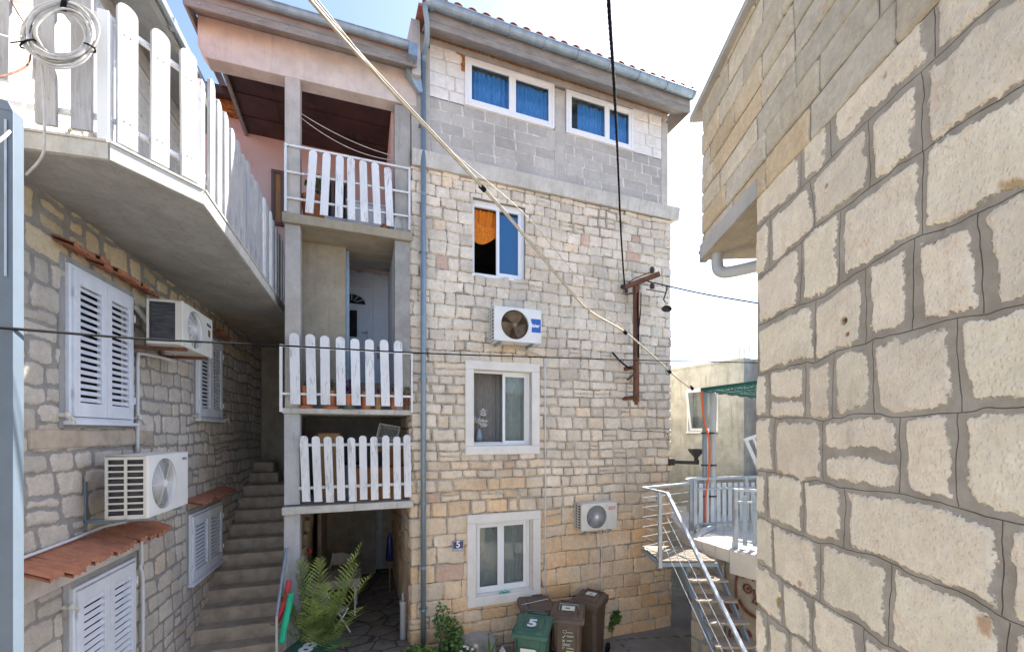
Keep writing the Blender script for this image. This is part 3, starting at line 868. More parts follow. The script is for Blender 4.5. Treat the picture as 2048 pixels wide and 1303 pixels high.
# the two lower windows in white stone surrounds
for k, (ox, oz0, oz1, bx) in enumerate(((-.66, -.39, 1.29, .77), (-.625, -3.10, -1.46, .79))):
    sill_frame(HOUSE, ox, bx, oz0, oz1, .155, -.055, .05, M['plaster'])
    a, b, c, d = WINS[1 + k]
    if k == 0:
        window(HOUSE, a + .015, b - .015, c + .02, d - .01, y=.10, fw=.04, sash=.05, sashes=(0, 1), split=a + .62, reveal=M['plaster'],
               curtains=[(b - .46, b - .06, c + .08, d - .08, M['whitenet'], .22, .006), (a + .02, b - .40, c, d, M['greynet'], .55, .006)])
    else:
        window(HOUSE, a + .015, b - .015, c + .02, d - .01, y=.10, fw=.045, sash=.065, sashes=(1, 1), split=a + .53, reveal=M['plaster'],
               curtains=[(a + .04, b - .04, c + .06, d - .06, M['greynet'], .18, .004)])
# eaves: soffit, fascia, gutter with brackets, tiles
EL, ER = -1.42, 3.97
mb = MB()
mb.add([(EL, -.40, 6.62), (ER, -.40, 6.62), (ER, .02, 6.85), (EL, .02, 6.85), (EL, -.40, 6.64), (ER, -.40, 6.64), (ER, .02, 6.89), (EL, .02, 6.89)],
       [(0, 1, 2, 3), (7, 6, 5, 4), (0, 4, 5, 1), (1, 5, 6, 2), (3, 2, 6, 7), (0, 3, 7, 4)])
HOUSE.part(mb, 'soffit', M['fascia'])
mb = MB(); mb.box(EL, ER, -.425, -.40, 6.60, 6.93)
mb.box(EL, ER, -.432, -.425, 6.70, 6.72)
mb.box(ER, ER + .02, -.425, .3, 6.60, 6.98)
HOUSE.part(mb, 'fascia', M['fascia'])
mb = MB()
def gutter(mb, x0, x1, yc, zc, r):
    n = 8; prof = [(yc + r * math.cos(PI + PI * k / n), zc + r * math.sin(PI + PI * k / n)) for k in range(n + 1)]
    prof = [(prof[0][0] - .008, zc + .005), (prof[0][0], zc + .012)] + prof
    vs = [(x, y, z) for x in (x0, x1) for y, z in prof] + [(x, y * .0 + (yc + (y - yc) * .93), zc + (z - zc) * .93 + .001) for x in (x0, x1) for y, z in prof]
    m_ = len(prof); fs = []
    for o in (0, 2 * m_):
        for k in range(m_ - 1): fs.append((o + k, o + k + 1, o + m_ + k + 1, o + m_ + k))
    fs.append(tuple(range(m_))); fs.append(tuple(range(2 * m_ - 1, m_ - 1, -1)))
    mb.add(vs, fs)
gutter(mb, EL, ER + .03, -.51, 6.90, .085)
mb.tube([(EL, -.60, 6.91), (ER + .03, -.60, 6.91)], .009, 6)
gg = HOUSE.part(mb, 'gutter', M['gutter'], smooth=False)
mb = MB()
for i in range(9):
    mb = MB(); x = EL + .1 + i * .66
    pts = [(x, -.51 + .091 * math.cos(PI + PI * k / 10), 6.90 + .091 * math.sin(PI + PI * k / 10)) for k in range(11)]
    for k in range(10): mb.bar(pts[k], pts[k + 1], .035, .012, (0, 0, 1) if abs(k - 5) > 2 else (0, 1, 0))
    HOUSE.part(mb, 'gutter_bracket', M['gutter'], parent=gg)
# roof with rows of barrel tiles
roof = MB()
sl = .30
def rz(y): return 7.00 + (y + .42) * sl
roof.add([(EL - .1, -.42, 6.93), (ER + .03, -.42, 6.93), (ER + .03, 3.7, rz(3.7)), (EL - .1, 3.7, rz(3.7)), (EL - .1, -.42, 6.89), (ER + .03, -.42, 6.89), (ER + .03, 3.7, rz(3.7) - .08), (EL - .1, 3.7, rz(3.7) - .08)],
         [(0, 1, 2, 3), (4, 7, 6, 5), (0, 4, 5, 1), (1, 5, 6, 2), (2, 6, 7, 3), (3, 7, 4, 0)])
rf_ = HOUSE.part(roof, 'roof', M['tile'])
tl = MB(); ntile = 23
for i in range(ntile):
    x = EL + .05 + i * (ER - EL - .04) / (ntile - 1)
    for j in range(8):
        y0 = -.50 + j * .52; y1 = y0 + .56
        n = 8; r0, r1 = .085, .066; z0 = rz(y0) + .03; z1 = rz(y1) + .015
        b0 = len(tl.v)
        for (y, z, r) in ((y0, z0, r0), (y1, z1, r1), (y0, z0 - .0, r0 - .014)):
            tl.v += [(x + r * math.cos(PI * k / n), y, z + r * .8 * math.sin(PI * k / n)) for k in range(n + 1)]
        for k in range(n):
            tl.f.append((b0 + k, b0 + k + 1, b0 + n + 1 + k + 1, b0 + n + 1 + k))
            tl.f.append((b0 + k, b0 + 2 * n + 2 + k, b0 + 2 * n + 2 + k + 1, b0 + k + 1))
HOUSE.part(tl, 'roof_tiles', M['tile'], parent=rf_, smooth=True)
# downpipe with its swan neck and rainwater head
mb = MB()
xp = -1.40
mb.tube(spline([(xp - .02, -.50, 6.86), (xp - .02, -.49, 6.76), (xp + .02, -.42, 6.62), (xp + .03, -.28, 6.46), (xp - .0, -.12, 6.36), (xp, -.105, 6.25)], 6), .045, 12)
mb.tube([(xp, -.105, 6.26), (xp, -.105, -4.0)], .045, 14)
dp = HOUSE.part(mb, 'downpipe', M['galv'], smooth=True)
mb = MB()
for z in (5.2, 3.05, .9, -1.2, -3.0):
    mb = MB(); mb.cyl((xp, -.105, z), (xp, -.105, z + .025), .052, n=14); mb.box(xp - .07, xp + .07, -.11, .0, z + .005, z + .02); HOUSE.part(mb, 'pipe_clip', M['galv'], parent=dp)
for z in (4.0, 1.9, -.2, -2.3):
    mb = MB(); mb.cyl((xp, -.105, z), (xp, -.105, z + .05), .048, n=14); HOUSE.part(mb, 'pipe_sleeve', M['galv'], parent=dp)
mb = MB()
mb.add([(xp - .28, -.20, 5.98), (xp - .06, -.20, 5.98), (xp - .06, -.02, 5.98), (xp - .28, -.02, 5.98), (xp - .08, -.14, 5.72), (xp - .01, -.14, 5.72), (xp - .01, -.06, 5.72), (xp - .08, -.06, 5.72)],
       [(3, 2, 1, 0), (0, 1, 5, 4), (1, 2, 6, 5), (2, 3, 7, 6), (3, 0, 4, 7), (4, 5, 6, 7)])
mb.box(xp - .29, xp - .05, -.21, -.01, 5.98, 6.02)
HOUSE.part(mb, 'rainwater_head', M['gutter'], parent=dp, bevel=.004)
# thin conduits on the wall
mb = MB()
for (x, z0, z1) in ((.875, 1.42, -3.1), (2.10, -1.95, -3.35)):
    mb.tube([(x, -.05, z0), (x + .02, -.045, (z0 + z1) / 2), (x + .0, -.05, z1)], .010, 6)
HOUSE.part(mb, 'conduit', M['pvcw'])
# little tar-coated feeder wire stapled low on the wall
mb = MB(); mb.tube(spline([(2.5, -.045, .10), (2.85, -.05, .04), (3.3, -.05, .03), (3.6, -.045, .02), (3.74, -.05, -.02), (3.76, -.045, -.15)], 5), .005, 5)
mb.tube([(2.9, -.04, .03), (2.9, -.06, .03)], .014, 6); mb.tube([(3.3, -.04, .03), (3.3, -.06, .03)], .014, 6)
HOUSE.part(mb, 'stapled_wire', M['black'])

# ---------------------------------------------------------------- the loggia house on its left
LOG = Thing('loggia_house', 'pinkish house of stacked concrete loggias with white picket rails left of the stone house', 'house', F, (-2.55, .5, -4.12))
mb = MB()
mb.box(-3.51, -3.29, .0, .22, -4.12, -1.26); mb.box(-3.51, -3.29, .0, .22, -1.12, .30)
colm = LOG.part(mb, 'column', M['column'], bevel=.01)
mb = MB(); mb.box(-3.50, -3.285, .0, .2, .38, 3.235); mb.box(-3.50, -3.285, .0, .2, 3.38, 5.52)
LOG.part(mb, 'column', M['conc_light'], bevel=.01)
mb = MB(); mb.box(-1.86, -1.60, .0, .26, .38, 3.235); mb.box(-1.86, -1.60, .0, .26, 3.38, 5.52)
LOG.part(mb, 'column', M['conc'], bevel=.01)
for (a, b, y0, y1, z0, z1, mm) in ((-3.53, -1.57, -.06, 1.0, 3.235, 3.385, 'boardy'), (-3.53, -1.575, -.05, 1.9, .30, .385, 'slab_edge'), (-3.53, -1.56, -.09, 1.7, -1.255, -1.14, 'slab_edge')):
    mb = MB(); mb.box(a, b, y0, y1, z0, z1)
    LOG.part(mb, 'floor_slab', M[mm], bevel=.012)
mb = MB(); mb.box(-3.5, -1.6, 1.0, 1.68, 3.30, 3.385); LOG.part(mb, 'floor_slab', M['conc'])
# roof beam, cantilevered to the left
mb = MB()
mb.prism([(-4.62, 5.62), (-4.52, 5.47), (-3.50, 5.50), (-1.50, 5.56), (-1.50, 6.14), (-4.62, 6.06)], -.01, .24)
LOG.part(mb, 'roof_beam', M['pinkbeam'], bevel=.012)
# brown panelled ceiling
mb = MB(); mb.add([(-4.36, .22, 5.62), (-1.6, .22, 5.62), (-1.6, 1.68, 5.53), (-4.36, 1.68, 5.53), (-4.36, .22, 5.66), (-1.6, .22, 5.66), (-1.6, 1.68, 5.57), (-4.36, 1.68, 5.57)],
                  [(0, 1, 2, 3), (7, 6, 5, 4), (0, 3, 7, 4), (1, 5, 6, 2), (0, 4, 5, 1), (3, 2, 6, 7)])
for i in range(1, 3): mb.bar((-4.36, .22 + i * .5, 5.607 - i * .031), (-1.6, .22 + i * .5, 5.607 - i * .031), .02, .012)
for x in (-3.75, -2.6): mb.bar((x, .24, 5.612), (x, 1.66, 5.525), .02, .012)
LOG.part(mb, 'ceiling', M['panel'])
mb = MB(); mb.bar((-4.38, .2, 5.60), (-4.38, 1.70, 5.51), .05, .09)
mb.box(-4.40, -1.5, .22, 1.7, 5.68, 6.12)
LOG.part(mb, 'roof_edge', M['fascia'])
# walls
mb = MB(); mb.box(-5.6, -3.52, 1.66, 1.78, 2.06, 5.75); mb.box(-3.52, -1.6, 1.66, 1.78, 3.29, 5.75); mb.box(-1.90, -1.60, .26, 1.66, 3.385, 5.6)
LOG.part(mb, 'rear_wall', M['pink'])
mb = MB(); mb.box(-5.55, -4.2, 1.52, 1.80, 5.75, 5.86); mb.box(-5.6, -4.15, 1.50, 1.52, 5.80, 5.95)
LOG.part(mb, 'rear_eave', M['foam'])
mb = MB(); mb.box(-5.7, -4.1, 1.36, 1.9, 5.95, 6.03); mb.box(-5.7, -4.1, 1.3, 1.36, 5.90, 6.05)
LOG.part(mb, 'rear_roof', M['panel'])
# level two: board formed wall, opening and white door
mb = MB(); mb.box(-3.5, -2.64, .60, .75, .385, 3.235)
LOG.part(mb, 'formwork_wall', M['board'])
mb = MB(); mb.box(-3.5, -1.58, 1.90, 2.02, .3, 4.2); mb.box(-1.86, -1.62, .27, 1.9, .385, 3.2); mb.box(-3.5, -1.6, 1.10, 2.0, 3.9, 3.98)
LOG.part(mb, 'stairwell_wall', M['doorw'])
mb = MB(); mb.box(-3.51, -3.40, .22, 1.9, .385, 3.23); LOG.part(mb, 'side_wall', M['conc'])
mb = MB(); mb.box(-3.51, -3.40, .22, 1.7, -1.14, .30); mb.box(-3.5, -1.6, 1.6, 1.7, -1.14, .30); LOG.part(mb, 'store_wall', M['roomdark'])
mb = MB(); mb.box(-3.56, -3.44, .30, 4.4, -4.12, -1.26); mb.box(-3.5, -1.5, 4.3, 4.4, -4.1, -1.2); mb.box(-3.5, -1.5, 1.6, 4.4, -1.26, -1.16)
LOG.part(mb, 'porch_wall', M['step'])
mb = MB(); mb.box(-2.635, -2.585, .62, .68, .385, 3.2); LOG.part(mb, 'opening_frame', M['galv'])


def door(th, fr_y, a, b, z0, z1, mat, arch=False, name='door', parent=None):
    mb = MB(); mb.ring_frame(a, b, z0, z1, .06, fr_y - .05, fr_y); 
    p = th.part(mb, name, mat, bevel=.005)
    if parent: p.parent = parent
    mb = MB(); mb.box(a + .06, b - .06, fr_y - .035, fr_y - .01, z0 + .02, z1 - .06)
    w = b - a
    mb.ring_frame(a + .14, b - .14, z0 + .15, z0 + .75, .03, fr_y - .05, fr_y - .03)
    mb.ring_frame(a + w * .5 - .13, a + w * .5 + .13, z0 + .95, z0 + 1.55, .03, fr_y - .055, fr_y - .03)
    th.part(mb, 'leaf', mat, parent=p, bevel=.004)
    mb = MB(); mb.box(a + w * .5 - .10, a + w * .5 + .10, fr_y - .045, fr_y - .033, z0 + .98, z0 + 1.52)
    if arch:
        c = (a + b) / 2; pts = [(c + .26 * math.cos(PI * k / 12), z0 + 1.66 + .19 * math.sin(PI * k / 12)) for k in range(13)]
        mb.prism(pts, fr_y - .045, fr_y - .034)
    th.part(mb, 'door_glass', M['dark'], parent=p)
    if arch:
        mb = MB()
        for k in range(1, 6):
            a_ = PI * k / 6
            mb.bar((c + .09 * math.cos(a_), fr_y - .047, z0 + 1.66 + .07 * math.sin(a_)), (c + .27 * math.cos(a_), fr_y - .047, z0 + 1.66 + .20 * math.sin(a_)), .012, .006, (0, 1, 0))
        mb.tube([(c + .27 * math.cos(PI * k / 12), fr_y - .045, z0 + 1.66 + .20 * math.sin(PI * k / 12)) for k in range(13)], .012, 6)
        th.part(mb, 'glazing_bar', mat, parent=p)
    mb = MB(); mb.box(b - .13, b - .10, fr_y - .06, fr_y - .03, z0 + .95, z0 + 1.15); mb.tube([(b - .115, fr_y - .06, z0 + 1.08), (b - .115, fr_y - .09, z0 + 1.08), (b - .22, fr_y - .09, z0 + 1.08)], .01, 6)
    th.part(mb, 'handle', M['galvlight'], parent=p)
    return p


door(LOG, 1.90, -2.98, -2.16, .98, 3.06, M['doorw'], True)
mb = MB(); mb.box(-3.5, -1.6, 1.3, 1.9, .38, .97); LOG.part(mb, 'landing', M['step'])
mb = MB(); mb.lathe([(0, -.03), (.05, -.03), (.055, 0), (.0, .05)], (-2.42, 1.83, 3.32), 14)
LOG.part(mb, 'wall_lamp', M['galvlight'], smooth=True)
mb = MB(); mb.box(-2.13, -1.98, 1.80, 1.9, 3.28, 3.46); LOG.part(mb, 'meter_box', M['crate'], bevel=.01)
mb = MB(); mb.box(-2.08, -1.86, 1.86, 1.9, 1.55, 1.80); LOG.part(mb, 'stone_patch', M['step'])
door(LOG, 4.3, -2.62, -1.86, -3.58, -1.55, M['pvc'])
for (a, b) in ((-3.97, -3.60), (-3.2, -2.62)):
    mb = MB(); mb.ring_frame(a, b, 4.02 if a > -3.9 else 3.9, 4.93, .06, 1.60, 1.66); p_ = LOG.part(mb, 'window', M['brownframe'], bevel=.004)
    mb = MB(); mb.box(a + .06, b - .06, 1.63, 1.64, 3.9, 4.87); LOG.part(mb, 'shutter_board', M['woodb'] if a < -3.5 else M['dark'], parent=p_)
    mb = MB(); mb.box((a + b) / 2 - .03, (a + b) / 2 + .03, 1.60, 1.64, 3.9, 4.87); LOG.part(mb, 'mullion', M['brownframe'], parent=p_)
# dark eaves, fascia and gutter
mb = MB(); mb.add([(-4.66, -.30, 5.90), (-1.56, -.30, 5.97), (-1.56, .0, 6.14), (-4.66, .0, 6.06), (-4.66, -.30, 5.93), (-1.56, -.30, 6.0), (-1.56, .0, 6.17), (-4.66, .0, 6.09)],
                  [(0, 1, 2, 3), (7, 6, 5, 4), (0, 4, 5, 1), (1, 5, 6, 2), (3, 2, 6, 7), (0, 3, 7, 4)])
LOG.part(mb, 'soffit', M['fascia'])
mb = MB(); mb.bar((-4.68, -.31, 6.02), (-1.54, -.31, 6.10), .02, .27); mb.bar((-4.68, -.322, 6.01), (-1.54, -.322, 6.09), .012, .03)
mb.bar((-4.68, -.32, 6.0), (-4.68, 1.7, 6.15), .03, .2)
fa = LOG.part(mb, 'fascia', M['fascia'])
mb = MB()
for i in range(9):
    x = -4.5 + i * .36; mb.cyl((x, -.32, 5.945 + i * .009), (x, -.336, 5.945 + i * .009), .014, n=8)
LOG.part(mb, 'screw_head', M['galvlight'], parent=fa)
mb = MB(); gutter(mb, -4.7, -1.66, -.39, 6.19, .07)
mb.xf(lambda v: Vector((v.x, v.y, v.z + (v.x + 3) * .022)))
mb.tube([(-4.7, -.465, 6.155), (-1.66, -.465, 6.225)], .008, 6)
mb.box(-1.68, -1.54, -.46, -.10, 6.02, 6.22)
LOG.part(mb, 'gutter', M['gutter'])
mb = MB(); mb.add([(-4.7, -.33, 6.15), (-1.6, -.33, 6.2), (-1.6, 2.5, 6.9), (-4.7, 2.5, 6.85), (-4.7, -.33, 6.11), (-1.6, -.33, 6.16), (-1.6, 2.5, 6.86), (-4.7, 2.5, 6.81)],
                  [(0, 1, 2, 3), (7, 6, 5, 4), (0, 4, 5, 1), (1, 5, 6, 2), (3, 2, 6, 7), (0, 3, 7, 4)])
LOG.part(mb, 'roof', M['tile'])
fo = MB(); foam_line((-4.6, -.0, 6.08), (-3.4, -.0, 6.11), 60, .010)
LOG.part(fo, 'foam_filling', M['foam'], kind='stuff')
# party wall stub between the two roofs
mb = MB(); mb.prism([(-.25, 5.9), (.3, 5.9), (1.6, 7.2), (1.6, 7.6), (-.1, 6.95)], -1.60, -1.46, plane='yz')
LOG.part(mb, 'party_wall', M['conc_light'])


def picket(th, parent, xt, xb, z0, z1, y, w=.13, t=.022, mat=None, fr_fn=None, n=8, sc=True):
    r = w / 2; pts = [(-r, 0.0), (r, 0.0)] + [(r * math.cos(PI * k / n), (z1 - z0 - r * .85) + r * .85 * math.sin(PI * k / n)) for k in range(n + 1)]
    mb = MB(); mb.prism([(p[0] + xb + (xt - xb) * p[1] / (z1 - z0), z0 + p[1]) for p in pts], y - t, y)
    if sc:
        for zz in (.17, .78):
            for dx in (-.02, .018): 
                xx = xb + (xt - xb) * zz + dx; mb.cyl((xx, y - t, z0 + (z1 - z0) * zz), (xx, y - t - .003, z0 + (z1 - z0) * zz + .0), .006, n=6)
    if fr_fn: mb.xf(fr_fn)
    return th.part(mb, 'picket', mat, parent=parent)


rp = random.Random(5)
# level three rail
mb = MB(); y = -.03
mb.box(-3.50, -3.465, y - .02, y + .02, 3.40, 4.45); mb.box(-1.64, -1.605, y - .02, y + .02, 3.42, 4.48)
for z in (4.43, 4.02, 3.62): mb.bar((-3.5, y, z), (-1.61, y, z + .03), .03, .03)
r3 = LOG.part(mb, 'railing', M['wood'], bevel=.003)
for px, pt in ((619, 627), (648, 654), (678, 680), (703, 702), (729, 726), (755, 750), (780, 775)):
    picket(LOG, r3, F.loc(pt, 320, -.05)[0], F.loc(px, 430, -.05)[0], 3.42, 4.40 + rp.uniform(-.02, .02), -.055, .115, mat=M['wood'])
mb = MB(); y = -.06
mb.box(-3.56, -3.52, y - .02, y + .02, .32, 1.35); mb.box(-1.60, -1.57, y - .02, y + .02, .34, 1.36)
for z in (1.33, .60): mb.bar((-3.55, y, z), (-1.58, y, z + .01), .03, .035)
r2 = LOG.part(mb, 'railing', M['wrail'], bevel=.003)
for px in (590, 622, 651, 682, 711, 740, 769, 797):
    x = F.loc(px, 740, -.09)[0]
    picket(LOG, r2, x - .01, x + rp.uniform(-.0, .02), .44, 1.52 + rp.uniform(-.01, .01), -.09, .135, mat=M['wood'])
mb = MB(); y = -.02
for z in (-.19, -.86): mb.bar((-3.30, y, z), (-1.57, y, z), .03, .045)
r1 = LOG.part(mb, 'railing', M['wood'], bevel=.003)
for i, (a, b, za, zb) in enumerate(zip((310, 465, 620, 777, 928, 1078, 1223, 1375, 1520, 1652), (345, 500, 655, 800, 950, 1092, 1235, 1387, 1530, 1667),
                                        (200, 205, 212, 203, 222, 198, 210, 196, 208, 188), (1055, 1057, 1062, 1042, 1056, 1030, 1033, 1013, 1024, 996))):
    xt, zt = F.loc(560 + a / 6.514, 840 + za / 6.514, -.05); xb, zz = F.loc(560 + b / 6.514, 840 + zb / 6.514, -.05)
    picket(LOG, r1, xt, xb, max(zz, -1.13), zt, -.048, .115, mat=M['wood'])
# washing lines across level three
mb = MB()
for (z0, sag) in ((5.05, .12), (4.98, .22)):
    mb.tube([(-3.28 + 1.42 * t / 12, .1, z0 - .35 * t / 12 - sag * 4 * (t / 12) * (1 - t / 12) * .6) for t in range(13)], .006, 5)
single(mb, 'washing_line', M['whitecable'], 'pair of slack white washing lines strung across the top loggia between its columns', 'washing line', F, (-3.28, .1, 5.0))

# ---------------------------------------------------------------- alley steps
ST = Thing('stone_staircase', 'worn stone steps climbing the narrow alley between the shuttered house and the loggias', 'stairs', L, (6.5, -.6, -4.12))
for i in range(15):
    x = 9.02 - .27 * i; z = -1.10 - .212 * i
    rs = random.Random(i)
    mb = MB(); y0 = -1.36 if i < 10 else -1.42 - .03 * (i - 9)
    mb.box(x + rs.uniform(-.01, .01), x + .62, y0, .03, z - .235, z + rs.uniform(-.006, .006))
    if i == 0: mb.box(x + .3, 11.5, -1.4, .03, z - .4, z - .004)
    ST.part(mb, 'step', M['step'], bevel=.02)
mb = MB(); mb.box(9.5, 9.9, -.55, .03, -1.1, -.88); mb.box(9.75, 10.3, -.4, .03, -.88, -.66); ST.part(mb, 'step', M['step'], bevel=.02)
AB = Thing('alley_end_wall', 'dim grey rendered wall closing the covered alley at the head of the steps', 'wall', L, (10.3, -.8, -1.1))
mb = MB(); mb.box(10.4, 10.6, -2.6, .3, -4.1, 2.3); mb.box(7.42, 10.6, -1.9, .2, 2.05, 2.2)
AB.part(mb, 'wall', M['rough'])
mb = MB(); mb.box(9.3, 10.45, -1.45, -1.38, -4.1, 2.1); AB.part(mb, 'side_wall', M['rough'])

# ---------------------------------------------------------------- shuttered house on the left
LH = Thing('shuttered_house', 'stone house on the left with white louvred shutters, tile canopies and a picket balcony', 'house', L, (5.5, .3, -4.12))
rng = np.random.RandomState(23)


def tint_left(rng, n, z, xb):
    t = np.tile(np.array([[.54, .49, .425]]), (n, 1)) * rng.uniform(.88, 1.10, (n, 1))
    if z > 1.55:
        t = np.tile(np.array([[.58, .48, .33]]), (n, 1)) * rng.uniform(.85, 1.15, (n, 1))
    w = rng.rand(n) < .08
    t[w] = t[w] * np.array([1.05, .97, .88])
    return t


SH = [(3.90, 4.92, .11, 1.53), (6.66, 7.70, .22, 1.58), (3.95, 4.97, -2.95, -1.42), (6.42, 7.70, -2.24, -1.21)]
holes = [(a + .03, b - .03, c + .03, d - .03) for a, b, c, d in SH]
xs = joinl(lines(1.2, 2.9, .04), lines(2.9, 7.0, .0125), lines(7.0, 10.6, .018))
zs = np.array(lines(-4.15, 2.05, .0125))
data = masonry(L, xs, zs, -50, 50, rng, lambda z: (.16, .25) if z < 1.6 else (.30, .34), lambda z: (.19, .40) if z < 1.6 else (.24, .34), tint_left, joint=.014, depth=.012,
               rnd=.035, warp=.042, split=.12, holes=holes, bulge=.006, slant=.0, jz=lambda z: .012 if z < 1.6 else .026, round_in=.025)
masonry_part(data, 'stone_wall', M['side'], LH); del data
# upper storey ashlar
def tint_up(rng, n, z, xb): return np.tile(np.array([[.66, .62, .55]]), (n, 1)) * rng.uniform(.90, 1.08, (n, 1))
UPW = (4.28, 4.92, 2.98, 4.30)
data = masonry(L, np.array(lines(1.2, 6.42, .0125)), np.array(lines(2.05, 4.6, .0125)), -50, 6.4, rng, lambda z: (.24, .27), lambda z: (.4, .62), tint_up, joint=.004, depth=.008,
               rnd=.008, warp=.004, split=0, holes=[(UPW[0] + .03, UPW[1] - .03, UPW[2] + .03, UPW[3] - .03)], bulge=.003, tilt=.001, round_in=.01)
masonry_part(data, 'upper_wall', M['ashlar'], LH); del data
mb = MB(); mb.box(6.40, 6.50, .02, 4.0, 2.05, 4.6); mb.box(1.2, 6.5, 3.9, 4.0, -4.1, 4.6); mb.box(10.5, 10.6, .05, 4.0, -4.1, 2.05); mb.box(6.4, 10.6, .0, 4.0, 1.98, 2.12)
LH.part(mb, 'shell_wall', M['conc_light'])


def shutters(th, a, b, c, d, nl=17, hinge=True, y=-.03):
    mb = MB(); mb.ring_frame(a, b, c, d, .035, y - .015, y + .06); 
    mb.box(a - .03, b + .03, y - .06, y + .05, c - .035, c)
    p = th.part(mb, 'window', M['shutter'], bevel=.004)
    mb = MB(); mb.box(a + .02, b - .02, y + .09, y + .10, c + .02, d - .02); th.part(mb, 'dark_pane', M['dark'], parent=p)
    mid = (a + b) / 2
    for (q0, q1) in ((a + .038, mid - .003), (mid + .003, b - .038)):
        mb = MB(); mb.ring_frame(q0, q1, c + .04, d - .04, .075, y - .035, y + .012, wb=.13, wt=.12)
        lf = th.part(mb, 'shutter_leaf', M['shutter'], parent=p, bevel=.004)
    for (q0, q1) in ((a + .113, mid - .078), (mid + .078, b - .113)):
        mb = MB(); z0 = c + .17; z1 = d - .16; n = nl
        for i in range(n):
            z = z0 + (i + .5) * (z1 - z0) / n; h = (z1 - z0) / n
            t_ = .62
            vs = []
            mb.obox(((q0 + q1) / 2, y - .012, z), (q1 - q0, .008, h * .66), Euler((rad(-30), 0, 0)).to_matrix())
        th.part(mb, 'louvres', M['shutter'], parent=p)
    if hinge:
        for z in (c + .25, d - .25):
            for xx in (a + .03, b - .03):
                mb = MB(); mb.cyl((xx, y - .04, z - .04), (xx, y - .04, z + .04), .009, n=8); th.part(mb, 'hinge', M['shutter'], parent=p)
    return p


def holdback(th, x, z):
    mb = MB()
    mb.cyl((x, .02, z), (x, -.07, z), .018, n=8)
    mb.lathe([(0, -.03), (.022, -.02), (.028, .0), (.02, .025), (0, .03)], (x, -.08, z), 10)
    mb.tube([(x, -.08, z), (x + .05, -.085, z - .03), (x + .075, -.085, z - .075)], .013, 7)
    mb.tube([(x, -.08, z), (x - .04, -.085, z + .01)], .012, 7)
    th.part(mb, 'shutter_catch', M['acy'], smooth=True)


for i, (a, b, c, d) in enumerate(SH):
    shutters(LH, a, b, c, d, 17 if i != 3 else 12)
shutters(LH, *UPW, 24)
holdback(LH, 3.82, .16); holdback(LH, 4.98, .17); holdback(LH, 6.60, .26); holdback(LH, 7.86, .24); holdback(LH, 3.86, -1.55); holdback(LH, 3.98, 2.78)
# grey render bands round the shutters and a pale lintel beam
for (a, b, c, d) in SH:
    mb = MB(); mb.ring_frame(a - .07, b + .07, c - .07, d + .07, .068, -.020, .02); LH.part(mb, 'render_band', M['soffit'], bevel=.01)
mb = MB(); mb.box(3.1, 5.05, -.045, .03, -1.35, -1.06); LH.part(mb, 'lintel', M['pinkbeam'], bevel=.01)
mb = MB(); mb.box(3.5, 5.4, -.026, .02, -.14, .03); LH.part(mb, 'lintel_stone', M['step'], bevel=.02)


def canopy(th, a, b, z, out, drop, pitch=.15, seed=1):
    rs = random.Random(seed); mb = MB(); n = int((b - a) / pitch)
    for k in range(n):
        x0 = a + k * pitch; dz = rs.uniform(-.010, .010); do = rs.uniform(-.035, .03)
        m_ = 8; vs = []
        for (yy, zz) in ((.02, z + dz), (-out + do, z - drop + dz), (-out + do, z - drop + dz - .034), (.02, z + dz - .034)):
            vs += [(x0 + pitch * 1.04 * j / m_, yy, zz + .020 * abs(math.sin(2 * PI * j / m_))) for j in range(m_ + 1)]
        fs = [(r * (m_ + 1) + j, r * (m_ + 1) + j + 1, ((r + 1) % 4) * (m_ + 1) + j + 1, ((r + 1) % 4) * (m_ + 1) + j) for r in range(4) for j in range(m_)]
        mb.add(vs, fs)
    p = th.part(mb, 'tile_canopy', M['tile'], smooth=False)
    return p


canopy(LH, 3.25, 5.35, -1.00, .32, .13, seed=2)
mb = MB(); mb.box(3.2, 5.3, -.12, .02, -1.10, -1.05); LH.part(mb, 'canopy_bed', M['step'])
canopy(LH, 3.75, 5.25, 1.72, .16, .06, seed=3); canopy(LH, 6.3, 8.05, -.97, .20, .07, seed=4); canopy(LH, 6.5, 7.9, 1.76, .12, .05, seed=5)
# balcony slab with chamfered corner
BP = [(2.2, .05), (2.2, -.34), (3.03, -.34), (3.0, -.777), (3.5, -1.197), (7.36, -1.13), (7.42, .05)]
BP = [(3.03, .05), (3.03, -.29), (3.0, -.777), (3.5, -1.197), (7.36, -1.13), (7.42, .05)]
BP = [(2.4, .05), (2.45, -.80), (3.0, -.79), (3.5, -1.197), (7.36, -1.13), (7.42, .05)]
# outer line runs away from the eye to the left of the corner
P1 = L.inv(-3.48 - .94, 2.98 - .24); P2 = L.inv(-3.01, 3.10); P3 = L.inv(-2.76, 3.70); P4 = L.inv(-4.0, 7.33)
BP = [(P1[0], .05) if P1[1] > .05 else P1, P2, P3, P4, (P4[0] + .02, .05), (3.2, .05)]
def slab(poly, z0, z1): 
    m_ = MB(); m_.prism(poly, z0, z1, plane='xy'); return m_
bal = LH.part(slab(BP, 2.03, 2.14), 'balcony_slab', M['soffit'], bevel=.008)
mb = MB()
edge = [P1, P2, P3, P4]
for (p, q) in zip(edge[:-1], edge[1:]):
    mb.bar((p[0], p[1], 2.095), (q[0], q[1], 2.095), .03, .12)
    mb.bar((p[0], p[1], 2.165), (q[0], q[1], 2.165), .055, .016)
LH.part(mb, 'slab_edging', M['slab_edge'], parent=bal)
mb = MB()
for (p, q) in zip(edge[:-1], edge[1:]):
    d = Vector((q[0] - p[0], q[1] - p[1])).normalized(); nn = Vector((-d.y, d.x)) * .045
    for z in (3.13, 2.37):
        mb.bar((p[0] + nn.x, p[1] + nn.y, z), (q[0] + nn.x, q[1] + nn.y, z), .035, .035)
